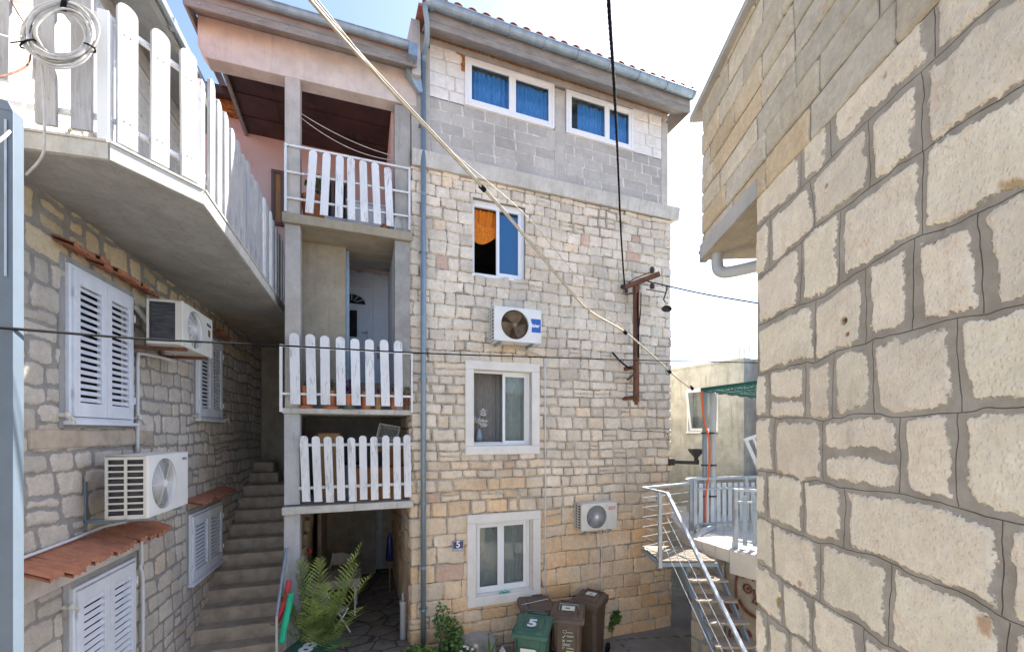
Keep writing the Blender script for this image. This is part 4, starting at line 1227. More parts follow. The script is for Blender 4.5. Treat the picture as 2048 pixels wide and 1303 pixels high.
for k, (p, q, t) in enumerate(((P2, P3, 0.0), (P2, P3, 1.0), (P3, P4, .36), (P3, P4, .70), (P3, P4, 1.0))):
    d = Vector((q[0] - p[0], q[1] - p[1])).normalized(); nn = Vector((-d.y, d.x)) * .05
    x, yv = p[0] + (q[0] - p[0]) * t + nn.x, p[1] + (q[1] - p[1]) * t + nn.y
    mb.box(x - .035, x + .035, yv - .035, yv + .035, 2.14, 3.15)
BR = LH.part(mb, 'railing', M['wrail'], bevel=.004)


def edge_picket(p, q, s, z0, z1, w, mat):
    """picket standing on the outside of edge p-q at distance s along it"""
    d = Vector((q[0] - p[0], q[1] - p[1])); ln = d.length; d.normalize()
    def fn(v): 
        t = s + v.x
        return Vector((p[0] + d.x * t - d.y * (v.y), p[1] + d.y * t + d.x * v.y, v.z))
    return picket(LH, BR, rp.uniform(-.008, .008), rp.uniform(-.008, .008), z0, z1, -.002 + .02, w, .026, mat, fn)


ln1 = math.hypot(P2[0] - P1[0], P2[1] - P1[1]); e1 = ln1 - .485
for s in (e1 + .105, e1 + .325, e1 - .16): edge_picket(P1, P2, s, 2.23 if s > e1 else 2.5, 3.32, .122, M['woodold'])
for s in (.105, .325, .542): edge_picket(P2, P3, s, 2.20, 3.30 + rp.uniform(-.02, .02), .128, M['woodold'])
for i in range(17):
    edge_picket(P3, P4, .23 + i * .205, 2.17 + rp.uniform(-.02, .02), 3.30 + rp.uniform(-.03, .03), .125, M['woodold'] if i < 9 or i % 2 else M['wood'])
# eaves of the upper storey
mb = MB(); mb.box(1.2, 6.5, -.48, .02, 4.50, 4.56); mb.box(1.2, 6.5, -.50, -.44, 4.44, 4.60)
LH.part(mb, 'soffit', M['soffit'])
mb = MB(); mb.box(1.2, 6.52, -.53, -.50, 4.47, 4.60); mb.tube([(1.2, -.55, 4.46), (6.52, -.55, 4.46)], .02, 8)
mb.box(4.6, 4.66, -.56, -.49, 4.44, 4.55)
LH.part(mb, 'gutter', M['galvlight'])
mb = MB(); mb.prism([(-.52, 4.6), (4.1, 6.0), (4.1, 5.9), (-.4, 4.53)], 1.2, 6.52, plane='yz'); LH.part(mb, 'roof', M['tile'])
mb = MB(); mb.box(1.2, 6.4, -.03, .02, 4.32, 4.50); LH.part(mb, 'wall_plate', M['conc_light'])
mb = MB(); mb.box(5.45, 5.56, -.10, .0, 2.9, 3.25); LH.part(mb, 'wall_lamp', M['black'], bevel=.02)

# ---------------------------------------------------------------- near house on the right
RH = Thing('near_stone_house', 'close-up corner of a pale limestone house filling the right edge, upper floor jutting out', 'house', R, (1.2, .4, -4.12))
rng = np.random.RandomState(41)
def tint_r(rng, n, z, xb): return np.tile(np.array([[.93, .80, .61]]), (n, 1)) * rng.uniform(.86, 1.04, (n, 1)) * (1 + rng.uniform(-.012, .008, (n, 3)))
xs = joinl(lines(-2.0, -.08, .05), lines(-.08, 1.75, .0058), lines(1.75, 4.2, .04))
zs = joinl(lines(-4.15, -1.45, .03), lines(-1.45, 1.345, .0058))
data = masonry(R, xs, zs, 0, 20, rng, lambda z: (.235, .31), lambda z: (.19, .46), tint_r, joint=.019, depth=.006, rnd=.016, warp=.034, wsc=2.2, split=.03,
               bulge=.002, tilt=.002, round_in=.010, spots=[(*R.loc(px, py), r, c, d) for px, py, r, c, d in (
    (1690, 640, .020, (.16, .08, .04), .012), (1698, 668, .012, (.30, .13, .06), .006), (1880, 465, .016, (.42, .17, .08), .006), (1872, 482, .010, (.36, .15, .07), .004), (1815, 548, .008, (.03, .03, .025), .012),
    (1772, 152, .007, (.02, .02, .02), .015), (1848, 150, .006, (.25, .20, .14), .006), (1560, 945, .030, (.42, .30, .15), .003), (1560, 1205, .035, (.36, .26, .13), .004), (2030, 370, .030, (.55, .40, .20), .003), (1600, 1165, .018, (.55, .36, .22), .0), (1975, 1250, .03, (.60, .40, .25), .0), (1655, 370, .018, (.34, .24, .12), .004))])
masonry_part(data, 'stone_wall', M['near'], RH); del data
def tint_ru(rng, n, z, xb):
    t = np.tile(np.array([[.66, .565, .42]]), (n, 1)) * rng.uniform(.84, 1.1, (n, 1))
    w = rng.rand(n) < .22; t[w] = t[w] * np.array([1.03, .93, .80]); gq = rng.rand(n) < .3; t[gq] = t[gq] * np.array([.92, .95, 1.0])
    return t
xs = joinl(lines(-2.6, -.87, .06), lines(-.87, 1.75, .0062), lines(1.75, 4.2, .05))
zs = np.array(lines(1.345, 2.52, .0062))
data = masonry(R, xs, zs, -.81, 20, rng, lambda z: (.145, .175), lambda z: (.26, .52), tint_ru, joint=.0045, depth=.011, rnd=.012, warp=.008, split=0, bulge=.004, tilt=.004, round_in=.010, zstart=1.345 + .3 - .0)
data2_P = data['P']; data['P'][:, 1] += 0.0
masonry_part(data, 'upper_wall', M['ashlar'], RH); del data
mb = MB(); mb.box(-.815, -.005, -.012, 4.0, 1.335, 1.452); mb.box(-.005, 4.2, .02, 4.0, 1.335, 1.452)
RH.part(mb, 'floor_slab', M['boardy'], bevel=.004)
mb = MB(); mb.box(-.822, .02, -.022, -.0125, 1.345, 1.452); RH.part(mb, 'slab_face', M['conc_light'])
mb = MB(); mb.box(-.95, 4.2, -.055, 4.2, 2.50, 2.545); RH.part(mb, 'roof_edge', M['conc_light'], bevel=.004)
mb = MB(); mb.prism([(-.03, 2.547), (4.2, 2.547), (4.2, 3.2)], -.93, 4.2, plane='yz'); RH.part(mb, 'roof', M['tile'])
mb = MB(); mb.box(.02, 4.2, 3.9, 4.0, -4.1, 1.34); mb.box(4.12, 4.2, .02, 4, -4.1, 2.5); RH.part(mb, 'shell_wall', M['conc'])
mb = MB(); mb.tube(spline([(-.70, .06, 1.34), (-.70, .06, 1.25), (-.685, .08, 1.195), (-.62, .17, 1.175), (-.3, .55, 1.17), (.1, 1.1, 1.165)], 8), .040, 14)
RH.part(mb, 'waste_pipe', M['pvc'], smooth=True)
mb = MB(); mb.box(-.86, -.815, -.01, .04, 1.335, 1.43); mb.box(-.885, -.86, -.01, .04, 1.41, 1.43); RH.part(mb, 'angle_iron', M['galv'])

# ---------------------------------------------------------------- grey rendered house behind the terrace
GH = Thing('grey_rendered_house', 'mossy grey rendered house with one tilted white window behind the raised terrace', 'house', G, (.6, .5, -4.12))
ga, gz1 = G.loc(1376, 780); gb, gz0 = G.loc(1434, 862)
mb = MB()
mb.box(-4, ga, 0, .25, -4.12, 1.68); mb.box(gb, 2.0, 0, .25, -4.12, 1.68); mb.box(ga, gb, 0, .25, -4.12, gz0); mb.box(ga, gb, 0, .25, gz1, 1.68)
GH.part(mb, 'wall', M['stucco'])
mb = MB(); mb.box(1.75, 2.0, .25, 1.2, -4.12, 1.68); mb.box(2.0, 6, .45, .7, -4.12, 1.66); mb.box(-4, 6, 3.5, 3.6, -4.12, 1.6)
GH.part(mb, 'recessed_wall', M['conc_light'])
mb = MB(); mb.box(-4, 2.02, -.02, 3.5, 1.68, 1.74); mb.box(2.02, 6, .40, 3.5, 1.66, 1.74); GH.part(mb, 'roof', M['stucco'])
mb = MB(); mb.ring_frame(ga - .03, gb + .03, gz0 - .03, gz1 + .03, .035, -.006, .2)
mb.box(ga - .03, gb + .03, -.05, .05, gz0 - .05, gz0)
wf = GH.part(mb, 'window', M['upvc'], bevel=.005)
mb = MB(); mb.ring_frame(ga + .02, gb - .02, gz0 + .02, gz1 - .02, .06, .05, .1)
mb.xf(lambda v: Vector((v.x, v.y - (v.z - gz0) * .18, v.z)))
GH.part(mb, 'sash', M['upvc'], parent=wf)
mb = MB(); mb.box(ga + .07, gb - .07, .07, .075, gz0 + .06, gz1 - .07); mb.xf(lambda v: Vector((v.x, v.y - (v.z - gz0) * .18, v.z)))
GH.part(mb, 'pane', M['glass'], parent=wf)
mb = MB(); mb.sheet(lambda u, v: (ga + (gb - ga) * u, .24 + .012 * math.sin(u * 30), gz0 + (gz1 - gz0) * v), 30, 2); GH.part(mb, 'curtain', M['whitenet'], parent=wf, smooth=True)
mb = MB()
for i in range(4): mb.tube([(1.72 + .11 * i, .12, 1.7), (1.72 + .11 * i + .005 * i, .12, 2.0 - .04 * (i == 2))], .011, 6)
GH.part(mb, 'rebar', M['galv'])

# ---------------------------------------------------------------- raised terrace
TZ = -1.80
A_, B_, C_ = (3.07, 7.15), (3.37, 6.41), (3.62, 6.05)
TR = Thing('raised_terrace', 'raised sunlit terrace with white tile edge over a stone retaining wall', 'terrace', W, (4.2, 7.5, -4.12))
mb = MB(); mb.prism([A_, B_, C_, (5.2, 4.9), (8, 4.9), (8, 10.2), (3.6, 10.2), (3.35, 8.6)], TZ - .20, TZ, plane='xy')
tt = NT('terrace_floor_tile')
br = tt.n('ShaderNodeTexBrick'); tt.l(tt.map((1, 1, 1), (0, 0, .5)), br.inputs['Vector']); br.inputs['Scale'].default_value = 1.0
br.inputs['Brick Width'].default_value = .33; br.inputs['Row Height'].default_value = .33; br.offset = 0; br.inputs['Mortar Size'].default_value = .006
br.inputs['Color1'].default_value = (.62, .60, .56, 1); br.inputs['Color2'].default_value = (.57, .55, .51, 1); br.inputs['Mortar'].default_value = (.35, .33, .30, 1)
M['floor_tile'] = tt.fin(br.outputs[0], .5, 0)
TR.part(mb, 'floor', M['floor_tile'], bevel=.008)
mb = MB()
def wallrun(mb, p, q, t, z0, z1, n=0, gap=.004):
    p, q = Vector(p), Vector(q); d = (q - p); ln = d.length; d.normalize(); nn = Vector((d.y, -d.x))
    k = n or 1
    for i in range(k):
        a = p + d * (ln * i / k + gap); b = p + d * (ln * (i + 1) / k - gap)
        if (nn.dot(Vector((0, 0)) - (p + q) / 2) < 0): nn = -nn
        o = nn * t
        mb.prism([tuple(a), tuple(b), tuple(b + o), tuple(a + o)], z0, z1, plane='xy')
wallrun(mb, A_, B_, .018, TZ - .20, TZ - .006, 3); wallrun(mb, B_, C_, .026, TZ - .36, TZ - .008, 1); wallrun(mb, C_, (5.2, 4.9), .026, TZ - .36, TZ - .008, 4)
wallrun(mb, (3.35, 8.6), A_, .018, TZ - .20, TZ - .006, 4)
TR.part(mb, 'edge_tile', M['tilew'], bevel=.004)
# retaining wall: stone to the left, rough plaster with a painted face to the right
TW = Frame(A_[0] + .02, A_[1] - .02, C_[0] - A_[0], C_[1] - A_[1])
rng = np.random.RandomState(51)
data = masonry(TW, joinl(lines(-1.5, -.05, .04), lines(-.05, .62, .014)), np.array(lines(-4.15, -2.0, .014)), 0, 30, rng, lambda z: (.24, .34), lambda z: (.3, .5),
               lambda r_, n, z, xb: np.tile(np.array([[.44, .38, .30]]), (n, 1)) * r_.uniform(.85, 1.1, (n, 1)), joint=.022, depth=.025, rnd=.04, warp=.04, split=.1, bulge=.01)
# fold the data from the wall's frame into the terrace's world frame
Pm = data['P']; Q = np.stack([TW.o[0] + TW.d[0] * Pm[:, 0] + TW.n[0] * Pm[:, 1], TW.o[1] + TW.d[1] * Pm[:, 0] + TW.n[1] * Pm[:, 1], Pm[:, 2]], 1); data['P'] = Q
masonry_part(data, 'retaining_wall', M['side'], TR); del data
def tw(v): return TW.w(v.x, v.y, v.z)
mb = MB(); rs = random.Random(2)
mb.sheet(lambda u, v: (.60 + 2.6 * u, .05 + .015 * math.sin(u * 40 + v * 13) * math.sin(v * 21), -4.15 + 2.1 * v), 60, 40); mb.xf(tw)
mb.box(3.6, 4.4, 6.6, 7.0, -4.12, -2.02)
TR.part(mb, 'plastered_wall', M['rough'], smooth=False)
fx, fz = 1.10, -2.45
mb = MB()
def arc(cx, cz, r, a0, a1, rz=None, n=14): return [(cx + r * math.cos(rad(a0 + (a1 - a0) * i / n)), .028, cz + (rz or r) * math.sin(rad(a0 + (a1 - a0) * i / n))) for i in range(n + 1)]
mb.tube(arc(fx, fz - .02, .27, 200, 345, .26), .022, 6)
for ex in (-.12, .13): mb.tube(arc(fx + ex, fz + .10, .062, 0, 350), .014, 6); mb.cyl((fx + ex, .05, fz + .10), (fx + ex, .015, fz + .10), .02, n=8)
mb.tube([(fx - .02, .028, fz + .12), (fx + .0, .024, fz - .0), (fx - .04, .024, fz - .07), (fx + .05, .024, fz - .08)], .016, 6)
mb.tube([(fx - .30, .028, fz - .1), (fx - .31, .028, fz + .14), (fx - .28, .028, fz + .29)], .016, 6)
for i in range(12): mb.tube([(fx - .28 + i * .05, .028, fz + .27 + .03 * math.sin(i * 2.1)), (fx - .26 + i * .05, .026, fz + .34 + .03 * math.sin(i * 1.7))], .017, 5)
for (cx, cz, r) in ((.74, -2.72, .085), (.80, -3.15, .12), (1.42, -2.95, .10), (1.15, -3.45, .05), (.98, -3.05, .06)): mb.tube(arc(cx, cz, r, 0, 345), .018, 6); mb.cyl((cx, .05, cz), (cx, .024, cz), r * .55, n=10)
mb.xf(tw); TR.part(mb, 'painted_relief', M['redpaint'], label='red-brown smiling face and round shapes painted in relief on the plaster')
# low kerb wall behind fence
mb = MB(); mb.box(4.0, 6.5, 9.2, 9.5, TZ, TZ + .75); mb.box(3.95, 6.55, 9.15, 9.55, TZ + .75, TZ + .80); TR.part(mb, 'parapet', M['stucco'], bevel=.01)

FN = Thing('slat_fence', 'pale grey vertical slat fence with steel top rail along the back of the terrace', 'fence', W, (4.0, 7.8, TZ))
p, q = Vector((3.3, 7.66)), Vector((5.6, 8.12)); d = (q - p).normalized(); nn = Vector((-d.y, d.x))
n = 19
for i in range(n):
    c = p + (q - p) * ((i + .7) / n)
    mb = MB(); mb.bar((c.x, c.y, TZ + .05), (c.x, c.y, TZ + .86), .075, .012, (nn.x, nn.y, 0)); FN.part(mb, 'slat', M['slat'])
mb = MB()
for z in (TZ + .12, TZ + .76): mb.bar((p.x - nn.x * .02, p.y - nn.y * .02, z), (q.x - nn.x * .02, q.y - nn.y * .02, z), .03, .03)
mb.bar((p.x - .18, p.y - .22, TZ + .95), (p.x, p.y, TZ + .95), .045, .045); mb.bar((p.x, p.y, TZ + .95), (q.x, q.y, TZ + .97), .045, .045)
FN.part(mb, 'rail', M['galvlight'])
for t in (0, .5, 1):
    mb = MB(); c = p + (q - p) * t; mb.box(c.x - .025, c.x + .025, c.y - .025, c.y + .025, TZ, TZ + .95); FN.part(mb, 'post', M['galvlight'])
GT = Thing('metal_gate', 'small grey metal gate of wide vertical bars standing open at the terrace edge', 'gate', W, (3.6, 6.45, TZ))
mb = MB(); p, q = Vector((3.50, 6.50)), Vector((4.25, 6.20)); d = (q - p).normalized()
mb.box(p.x - .03, p.x + .03, p.y - .03, p.y + .03, TZ, TZ + .93)
for z in (TZ + .91,): mb.bar((p.x, p.y, z), (q.x, q.y, z), .04, .04)
for z in (TZ + .10, TZ + .72): mb.bar((p.x, p.y + .02, z), (q.x, q.y + .02, z), .025, .03)
GT.part(mb, 'frame', M['galvlight'], bevel=.003)
for i in range(6):
    c = p + d * (.13 + i * .135); mb = MB(); mb.bar((c.x, c.y, TZ + .05), (c.x, c.y, TZ + .82), .065, .02, (-d.y, d.x, 0)); GT.part(mb, 'slat', M['galv'])
mb = MB(); mb.tube([(3.50, 6.46, TZ + .62), (3.39, 6.40, TZ + .0)], .009, 6); GT.part(mb, 'stay', M['galvlight'])

PG = Thing('pergola', 'green shade net on grey posts with drainpipe over the terrace', 'pergola', W, (3.67, 7.85, TZ))
mb = MB(); mb.tube([(3.62, 7.80, TZ), (3.62, 7.80, .80)], .042, 12); PG.part(mb, 'post', M['galv'])
mb = MB(); mb.tube(spline([(3.77, 7.80, .78), (3.77, 7.80, -.5), (3.77, 7.80, TZ + .12), (3.73, 7.72, TZ + .05), (3.45, 7.45, TZ + .05), (3.25, 7.25, TZ + .02), (3.10, 7.2, TZ - .15), (3.08, 7.2, -2.4)], 7), .058, 12)
PG.part(mb, 'drainpipe', M['pvc'], smooth=True)
mb = MB()
for z in (-.02, -.62, -1.2):
    mb = MB(); mb.cyl((3.70, 7.80, z), (3.70, 7.80, z + .03), .15, n=16); mb.xf(lambda v: Vector((v.x, 7.80 + (v.y - 7.80) * .45, v.z))); PG.part(mb, 'pipe_clamp', M['iron'])
mb = MB()
nc = [Vector((3.50, 7.65, .80)), Vector((4.5, 4.9, .80)), Vector((6.9, 6.6, .86)), Vector((5.7, 9.4, .80))]
def nb(u, v):
    a = nc[0].lerp(nc[1], u); b = nc[3].lerp(nc[2], u); p_ = a.lerp(b, v); return p_ + Vector((0, 0, -.05 * math.sin(PI * ((v * 6) % 1)) + .01 * math.sin(u * 40)))
for i in range(41): mb.tube([nb(j / 24, i / 40) for j in range(25)], .0075, 4)
for i in range(45): mb.tube([nb(i / 44, j / 36) for j in range(37)], .006, 4)
PG.part(mb, 'net', M['mesh'])
mb = MB(); mb.bar(nc[0], nc[1], .05, .05); mb.bar(nc[0], nc[3], .05, .05)
for k in (1, 2, 3, 4): mb.bar(nc[0].lerp(nc[3], k / 5) + Vector((0, 0, .03)), nc[1].lerp(nc[2], k / 5) + Vector((0, 0, .03)), .03, .03)
PG.part(mb, 'net_beam', M['mesh'])
mb = MB(); mb.tube(spline([(3.56, 7.70, .82), (3.50, 7.66, .74), (3.55, 7.66, .2), (3.66, 7.70, -.15), (3.66, 7.72, -.75), (3.60, 7.70, -1.1), (3.60, 7.72, TZ + .1)], 8), .018, 8)
single(mb, 'orange_conduit', M['orangepipe'], 'orange corrugated cable conduit running down the pergola post', 'conduit', W, (3.6, 7.7, TZ))

OW = Thing('old_window_frame', 'discarded white window frame leaning against the grey house at the far right of the terrace', 'window frame', W, (5.2, 9.0, TZ), group=None)
mb = MB(); mb.ring_frame(0, .7, 0, 1.0, .06, 0, .05)
mb.box(.15, .19, .0, .05, .06, .94)
mw = Matrix.Translation((5.05, 8.30, TZ + .75)) @ Euler((rad(0), rad(-22), rad(-10))).to_matrix().to_4x4(); mb.xf(lambda v: mw @ v)
OW.part(mb, 'frame', M['upvc'])
mb = MB(); mb.obox((.28, .02, .68), (.14, .03, .35)); mb.xf(lambda v: mw @ v); OW.part(mb, 'panel', M['orangepipe'])
mb = MB(); mb.box(4.8, 6.2, 8.1, 8.9, TZ, TZ + .58); single(mb, 'concrete_box', M['stucco'], 'low grey concrete box behind the terrace fence below the leaning window frame', 'ledge', W, (5.4, 8.5, TZ), bevel=.02)

# steel stair with plank treads
SS = Thing('steel_stair', 'steep outdoor steel stair with worn plank treads and rod railing up to the terrace', 'staircase', W, (2.9, 5.6, -4.12))
tops = [(2.62, 3.28, 6.35, 7.15, -1.95), (2.62, 3.20, 6.12, 6.38, -2.18), (2.66, 3.24, 5.93, 6.19, -2.40), (2.70, 3.30, 5.74, 6.0, -2.63), (2.74, 3.34, 5.55, 5.81, -2.86), (2.78, 3.38, 5.36, 5.62, -3.09), (2.8, 3.4, 5.17, 5.43, -3.32), (2.82, 3.42, 4.98, 5.24, -3.55), (2.84, 3.44, 4.79, 5.05, -3.78)]
rs = random.Random(9)
for i, (a, b, c, d, z) in enumerate(tops):
    if i == 0:
        for k in range(7):
            mb = MB(); y0 = 6.35 + k * .118; mb.box(2.25 + rs.uniform(-.02, .02), 3.12 + rs.uniform(-.03, .03) - .0 * k, y0, y0 + .108, z - .03, z + rs.uniform(-.004, .004)); SS.part(mb, 'landing_plank', M['treadw'], bevel=.004)
    else:
        mb = MB(); mb.box(a + rs.uniform(-.02, .02), b + rs.uniform(-.02, .02), c, c + .125, z - .03, z); mb.box(a + rs.uniform(-.02, .02), b, c + .132, d, z - .03, z + .003)
        SS.part(mb, 'tread', M['treadw'], bevel=.004)
mb = MB()
for x0, x1 in ((2.62, 2.86), (3.14, 3.38)): mb.bar((x0, 6.5, -1.98), (x1, 4.65, -4.10), .012, .09); mb.bar((x0 + .03, 6.5, -2.01), (x1 + .03, 4.65, -4.13 + .03), .06, .01)
mb.box(2.24, 3.14, 6.33, 6.38, -2.04, -1.985); mb.box(2.24, 3.14, 7.13, 7.18, -2.04, -1.985); mb.box(2.24, 2.29, 6.38, 7.13, -2.04, -1.985)
for (a, b, c, d, z) in tops[1:]: mb.box(a + .04, b - .02, c + .1, c + .14, z - .06, z - .032)
SS.part(mb, 'stringer', M['galv'])
h0 = Vector((2.31, 6.17, -.90)); h1 = Vector((2.66, 4.62, -2.58)); c0 = Vector((2.14, 6.80, -.90)); c1 = Vector((3.18, 7.42, -.90))
mb = MB(); mb.bar(h0, h1, .05, .035); mb.bar(c0, h0, .045, .035); mb.bar(c0, c1, .045, .035); mb.box(2.225, 2.275, 6.28, 6.34, -2.05, -.91); mb.bar((3.30, 7.5, TZ), (3.30, 7.5, -.85), .05, .05); mb.bar((2.70, 4.70, -4.12), (2.64, 4.72, -2.50), .05, .05)
SS.part(mb, 'handrail', M['galvlight'], bevel=.004)
mb = MB()
for k in range(1, 7):
    z = -.90 - k * .16
    mb.tube([(h0.x - .02, h0.y + .15, z), (2.14, 6.80, z), (3.16, 7.42, z)], .0055, 6)
for k in range(1, 4):
    o = Vector((0, .0, -.26 * k)); mb.tube([h0 + o + Vector((-.02, .12, 0)), h1 + o], .0055, 6)
SS.part(mb, 'rod', M['galvlight'])

# ---------------------------------------------------------------- air conditioners
def aircon(label, fr, x0, x1, z0, z1, off, dep, mat, kind):
    """casing from x0..x1, back face at y=-off, front at -(off+dep)"""
    w, h = x1 - x0, z1 - z0; yb, yf = -off, -(off + dep)
    T = Thing('air_conditioner', label, 'air conditioner', fr, ((x0 + x1) / 2, yb, z0), group='outdoor air conditioning units on the house walls')
    fx = {'a': x0 + w * .36, 'b': x0 + w * .38, 'h': x0 + w * .43, 's': x0 + w * .42}[kind]; fz = z0 + h * (.5 if kind != 'a' else .5); r = min(h * .43, w * .31)
    # casing: shell with a round opening in the front
    mb = MB(); t = .012
    mb.box(x0, x1, yf + .02, yb, z1 - t, z1); mb.box(x0, x1, yf + .02, yb, z0, z0 + t); mb.box(x1 - t, x1, yf + .02, yb, z0 + t, z1 - t); mb.box(x0 + t, x1 - t, yb - .01, yb, z0 + t, z1 - t)
    # side with louvre openings
    n = 32
    pts_o = []; pts_i = []
    for k in range(n):
        a = 2 * PI * k / n; ca, sa = math.cos(a), math.sin(a)
        lx = (x1 - .006 - fx) if ca > 0 else (fx - x0 - .006); lz = (z1 - .006 - fz) if sa > 0 else (fz - z0 - .006)
        s_ = min(lx / max(abs(ca), 1e-6), lz / max(abs(sa), 1e-6)); pts_o.append((fx + ca * s_, fz + sa * s_)); pts_i.append((fx + r * ca, fz + r * sa))
    b0 = len(mb.v)
    mb.v += [(p[0], yf, p[1]) for p in pts_o] + [(p[0], yf - .004, p[1]) for p in pts_i] + [(p[0], yf + .035, p[1]) for p in pts_i] + [(p[0], yf + .03, p[1]) for p in pts_o]
    for k in range(n):
        j = (k + 1) % n
        mb.f += [(b0 + k, b0 + j, b0 + n + j, b0 + n + k), (b0 + n + k, b0 + n + j, b0 + 2 * n + j, b0 + 2 * n + k), (b0 + j, b0 + k, b0 + 3 * n + k, b0 + 3 * n + j)]
    # corners of the front panel
    for (cx, cz) in ((x0, z0), (x1, z0), (x1, z1), (x0, z1)):
        for k in range(n):
            j = (k + 1) % n
            P0, P1 = pts_o[k], pts_o[j]
            if abs(P0[0] - P1[0]) > 1e-4 and abs(P0[1] - P1[1]) > 1e-4:
                qx = x0 + .006 if min(P0[0], P1[0]) < fx else x1 - .006; qz = z0 + .006 if min(P0[1], P1[1]) < fz else z1 - .006
                if abs(qx - cx) < .02 and abs(qz - cz) < .02: mb.add([(P0[0], yf, P0[1]), (qx, yf, qz), (P1[0], yf, P1[1])], [(0, 1, 2)])
    T.part(mb, 'casing', M[mat])
    mb = MB(); mb.ring_frame(x0, x1, z0, z1, .02, yf + .0, yf + .03); T.part(mb, 'front_frame', M[mat], bevel=.006)
    # left side
    mb = MB()
    yA, yB = yf + .02, yb
    if kind == 'b':
        mb.box(x0, x0 + t, yB - .02, yB, z0, z1); mb.box(x0, x0 + t, yA, yA + .05, z0, z1); ny, nz = 0, 0
        mb.box(x0, x0 + t, yA + .05, yB - .02, z1 - .03, z1); mb.box(x0, x0 + t, yA + .05, yB - .02, z0, z0 + .04)
    else:
        nz = 9; ym = (yA + yB) / 2
        for yy in (yA, ym - .008, yB - .02): mb.box(x0, x0 + t, yy, yy + .022, z0, z1)
        for k in range(nz + 1): zz = z0 + .03 + (h - .06) * k / nz; mb.box(x0 + .001, x0 + t - .001, yA + .02, yB - .01, zz - .008, zz + .008)
        mb.box(x0, x0 + t, yA + .02, yB - .01, z0, z0 + .03); mb.box(x0, x0 + t, yA + .02, yB - .01, z1 - .03, z1)
    T.part(mb, 'side_grille', M['acy' if kind == 'a' else mat])
    mb = MB(); mb.box(x0 + .03, x1 - .02, yB - .05, yB - .02, z0 + .02, z1 - .02); mb.box(x0 + .03, x0 + .05, yA + .03, yB - .05, z0 + .02, z1 - .02); T.part(mb, 'condenser', M['finrust' if kind == 'h' else 'fin'])
    # fan
    mb = MB()
    for k in range(3 if kind != 's' else 4):
        a0 = k * 2 * PI / (3 if kind != 's' else 4) + .5
        mb.sheet(lambda u, v: (fx + (.05 + (r * .95 - .05) * u) * math.cos(a0 + v * 1.5 + u * .4), yf + .05 + .05 * v, fz + (.05 + (r * .95 - .05) * u) * math.sin(a0 + v * 1.5 + u * .4)), 6, 6)
    mb.cyl((fx, yf + .04, fz), (fx, yf + .12, fz), .05, n=14)
    T.part(mb, 'fan', M['fanm' if kind != 'h' else 'finrust'], smooth=True)
    # grille
    mb = MB(); yg = yf - .006
    nr = {'a': 15, 'b': 12, 'h': 9, 's': 5}[kind]; wr = .0032 if kind == 'a' else (.0028 if kind != 's' else .002)
    for k in range(1, nr + 1):
        rr = r * k / nr; mb.tube([(fx + rr * math.cos(2 * PI * j / 36), yg + .012 * (k / nr) ** 4, fz + rr * math.sin(2 * PI * j / 36)) for j in range(36)], wr, 4, closed=True)
    ns = {'a': 6, 'b': 14, 'h': 4, 's': 34}[kind]
    for k in range(ns):
        a = 2 * PI * k / ns; tw_ = .9 if kind == 's' else (.5 if kind == 'b' else 0)
        mb.tube([(fx + r * s_ * math.cos(a + tw_ * s_), yg + .012 * s_ ** 4, fz + r * s_ * math.sin(a + tw_ * s_)) for s_ in (.12, .3, .5, .7, .85, 1.0)], wr if kind != 's' else .0045, 4)
    g_ = T.part(mb, 'fan_grille', M['acw' if kind != 'h' else 'finrust'] if kind != 's' else M['pvc'])
    mb = MB(); mb.cyl((fx, yg - .004, fz), (fx, yg + .004, fz), r * .15, n=18); T.part(mb, 'hub', M['acw' if kind != 'h' else 'finrust'], parent=g_)
    # details per kind
    if kind == 'a':
        mb = text_mb('VIVAX', .04, face_M(x1 - .10, yf - .002, z1 - .075), bold=.001); T.part(mb, 'lettering', M['darkink'])
        mb = MB()
        for k in range(4): mb.box(x1 - .17, x1 - .03, yf - .004, yf, z0 + .12 + k * .07, z0 + .125 + k * .07)
        T.part(mb, 'panel_groove', M['acw'])
    if kind == 'b':
        mb = text_mb('Midea', .06, face_M(x1 - .13, yf - .002, z1 - .10), bold=.002); T.part(mb, 'lettering', M['enamel'])
        mb = MB(); mb.box(x1 - .16, x1 - .08, yf - .002, yf, z1 - .25, z1 - .16); T.part(mb, 'rating_label', M['redpaint'])
    if kind == 'h':
        mb = MB(); mb.box(x1 - .26, x1 - .015, yf - .003, yf, z0 + h * .32, z0 + h * .72); bd = T.part(mb, 'badge', M['blue'])
        mb = text_mb('Haier', .088, face_M(x1 - .138, yf - .004, z0 + h * .52), bold=.003); T.part(mb, 'lettering', M['whiteink'], parent=bd)
    if kind == 's':
        mb = MB(); mb.box(x1 - .19, x1 - .04, yf - .003, yf, z1 - .13, z1 - .075); bd = T.part(mb, 'badge', M['red'])
        mb = text_mb('TOSHIBA', .032, face_M(x1 - .115, yf - .004, z1 - .103), bold=.001); T.part(mb, 'lettering', M['whiteink'], parent=bd)
        mb = MB(); mb.box(x1 - w * .30, x1 - w * .295, yf - .003, yf, z0 + .02, z1 - .02); T.part(mb, 'panel_groove', M['fin'])
    for xx in (x0 + w * .14, x1 - w * .18):
        mb = MB(); mb.box(xx - .02, xx + .02, yf + .0, .0, z0 - .04, z0 - .005)
        mb.box(xx - .02, xx + .02, -.02, .0, z0 - .06, z0 + .36 if off > .1 else z0 + .05)
        T.part(mb, 'bracket', M['galv' if kind != 'b' else 'rust'], bevel=.003)
    return T


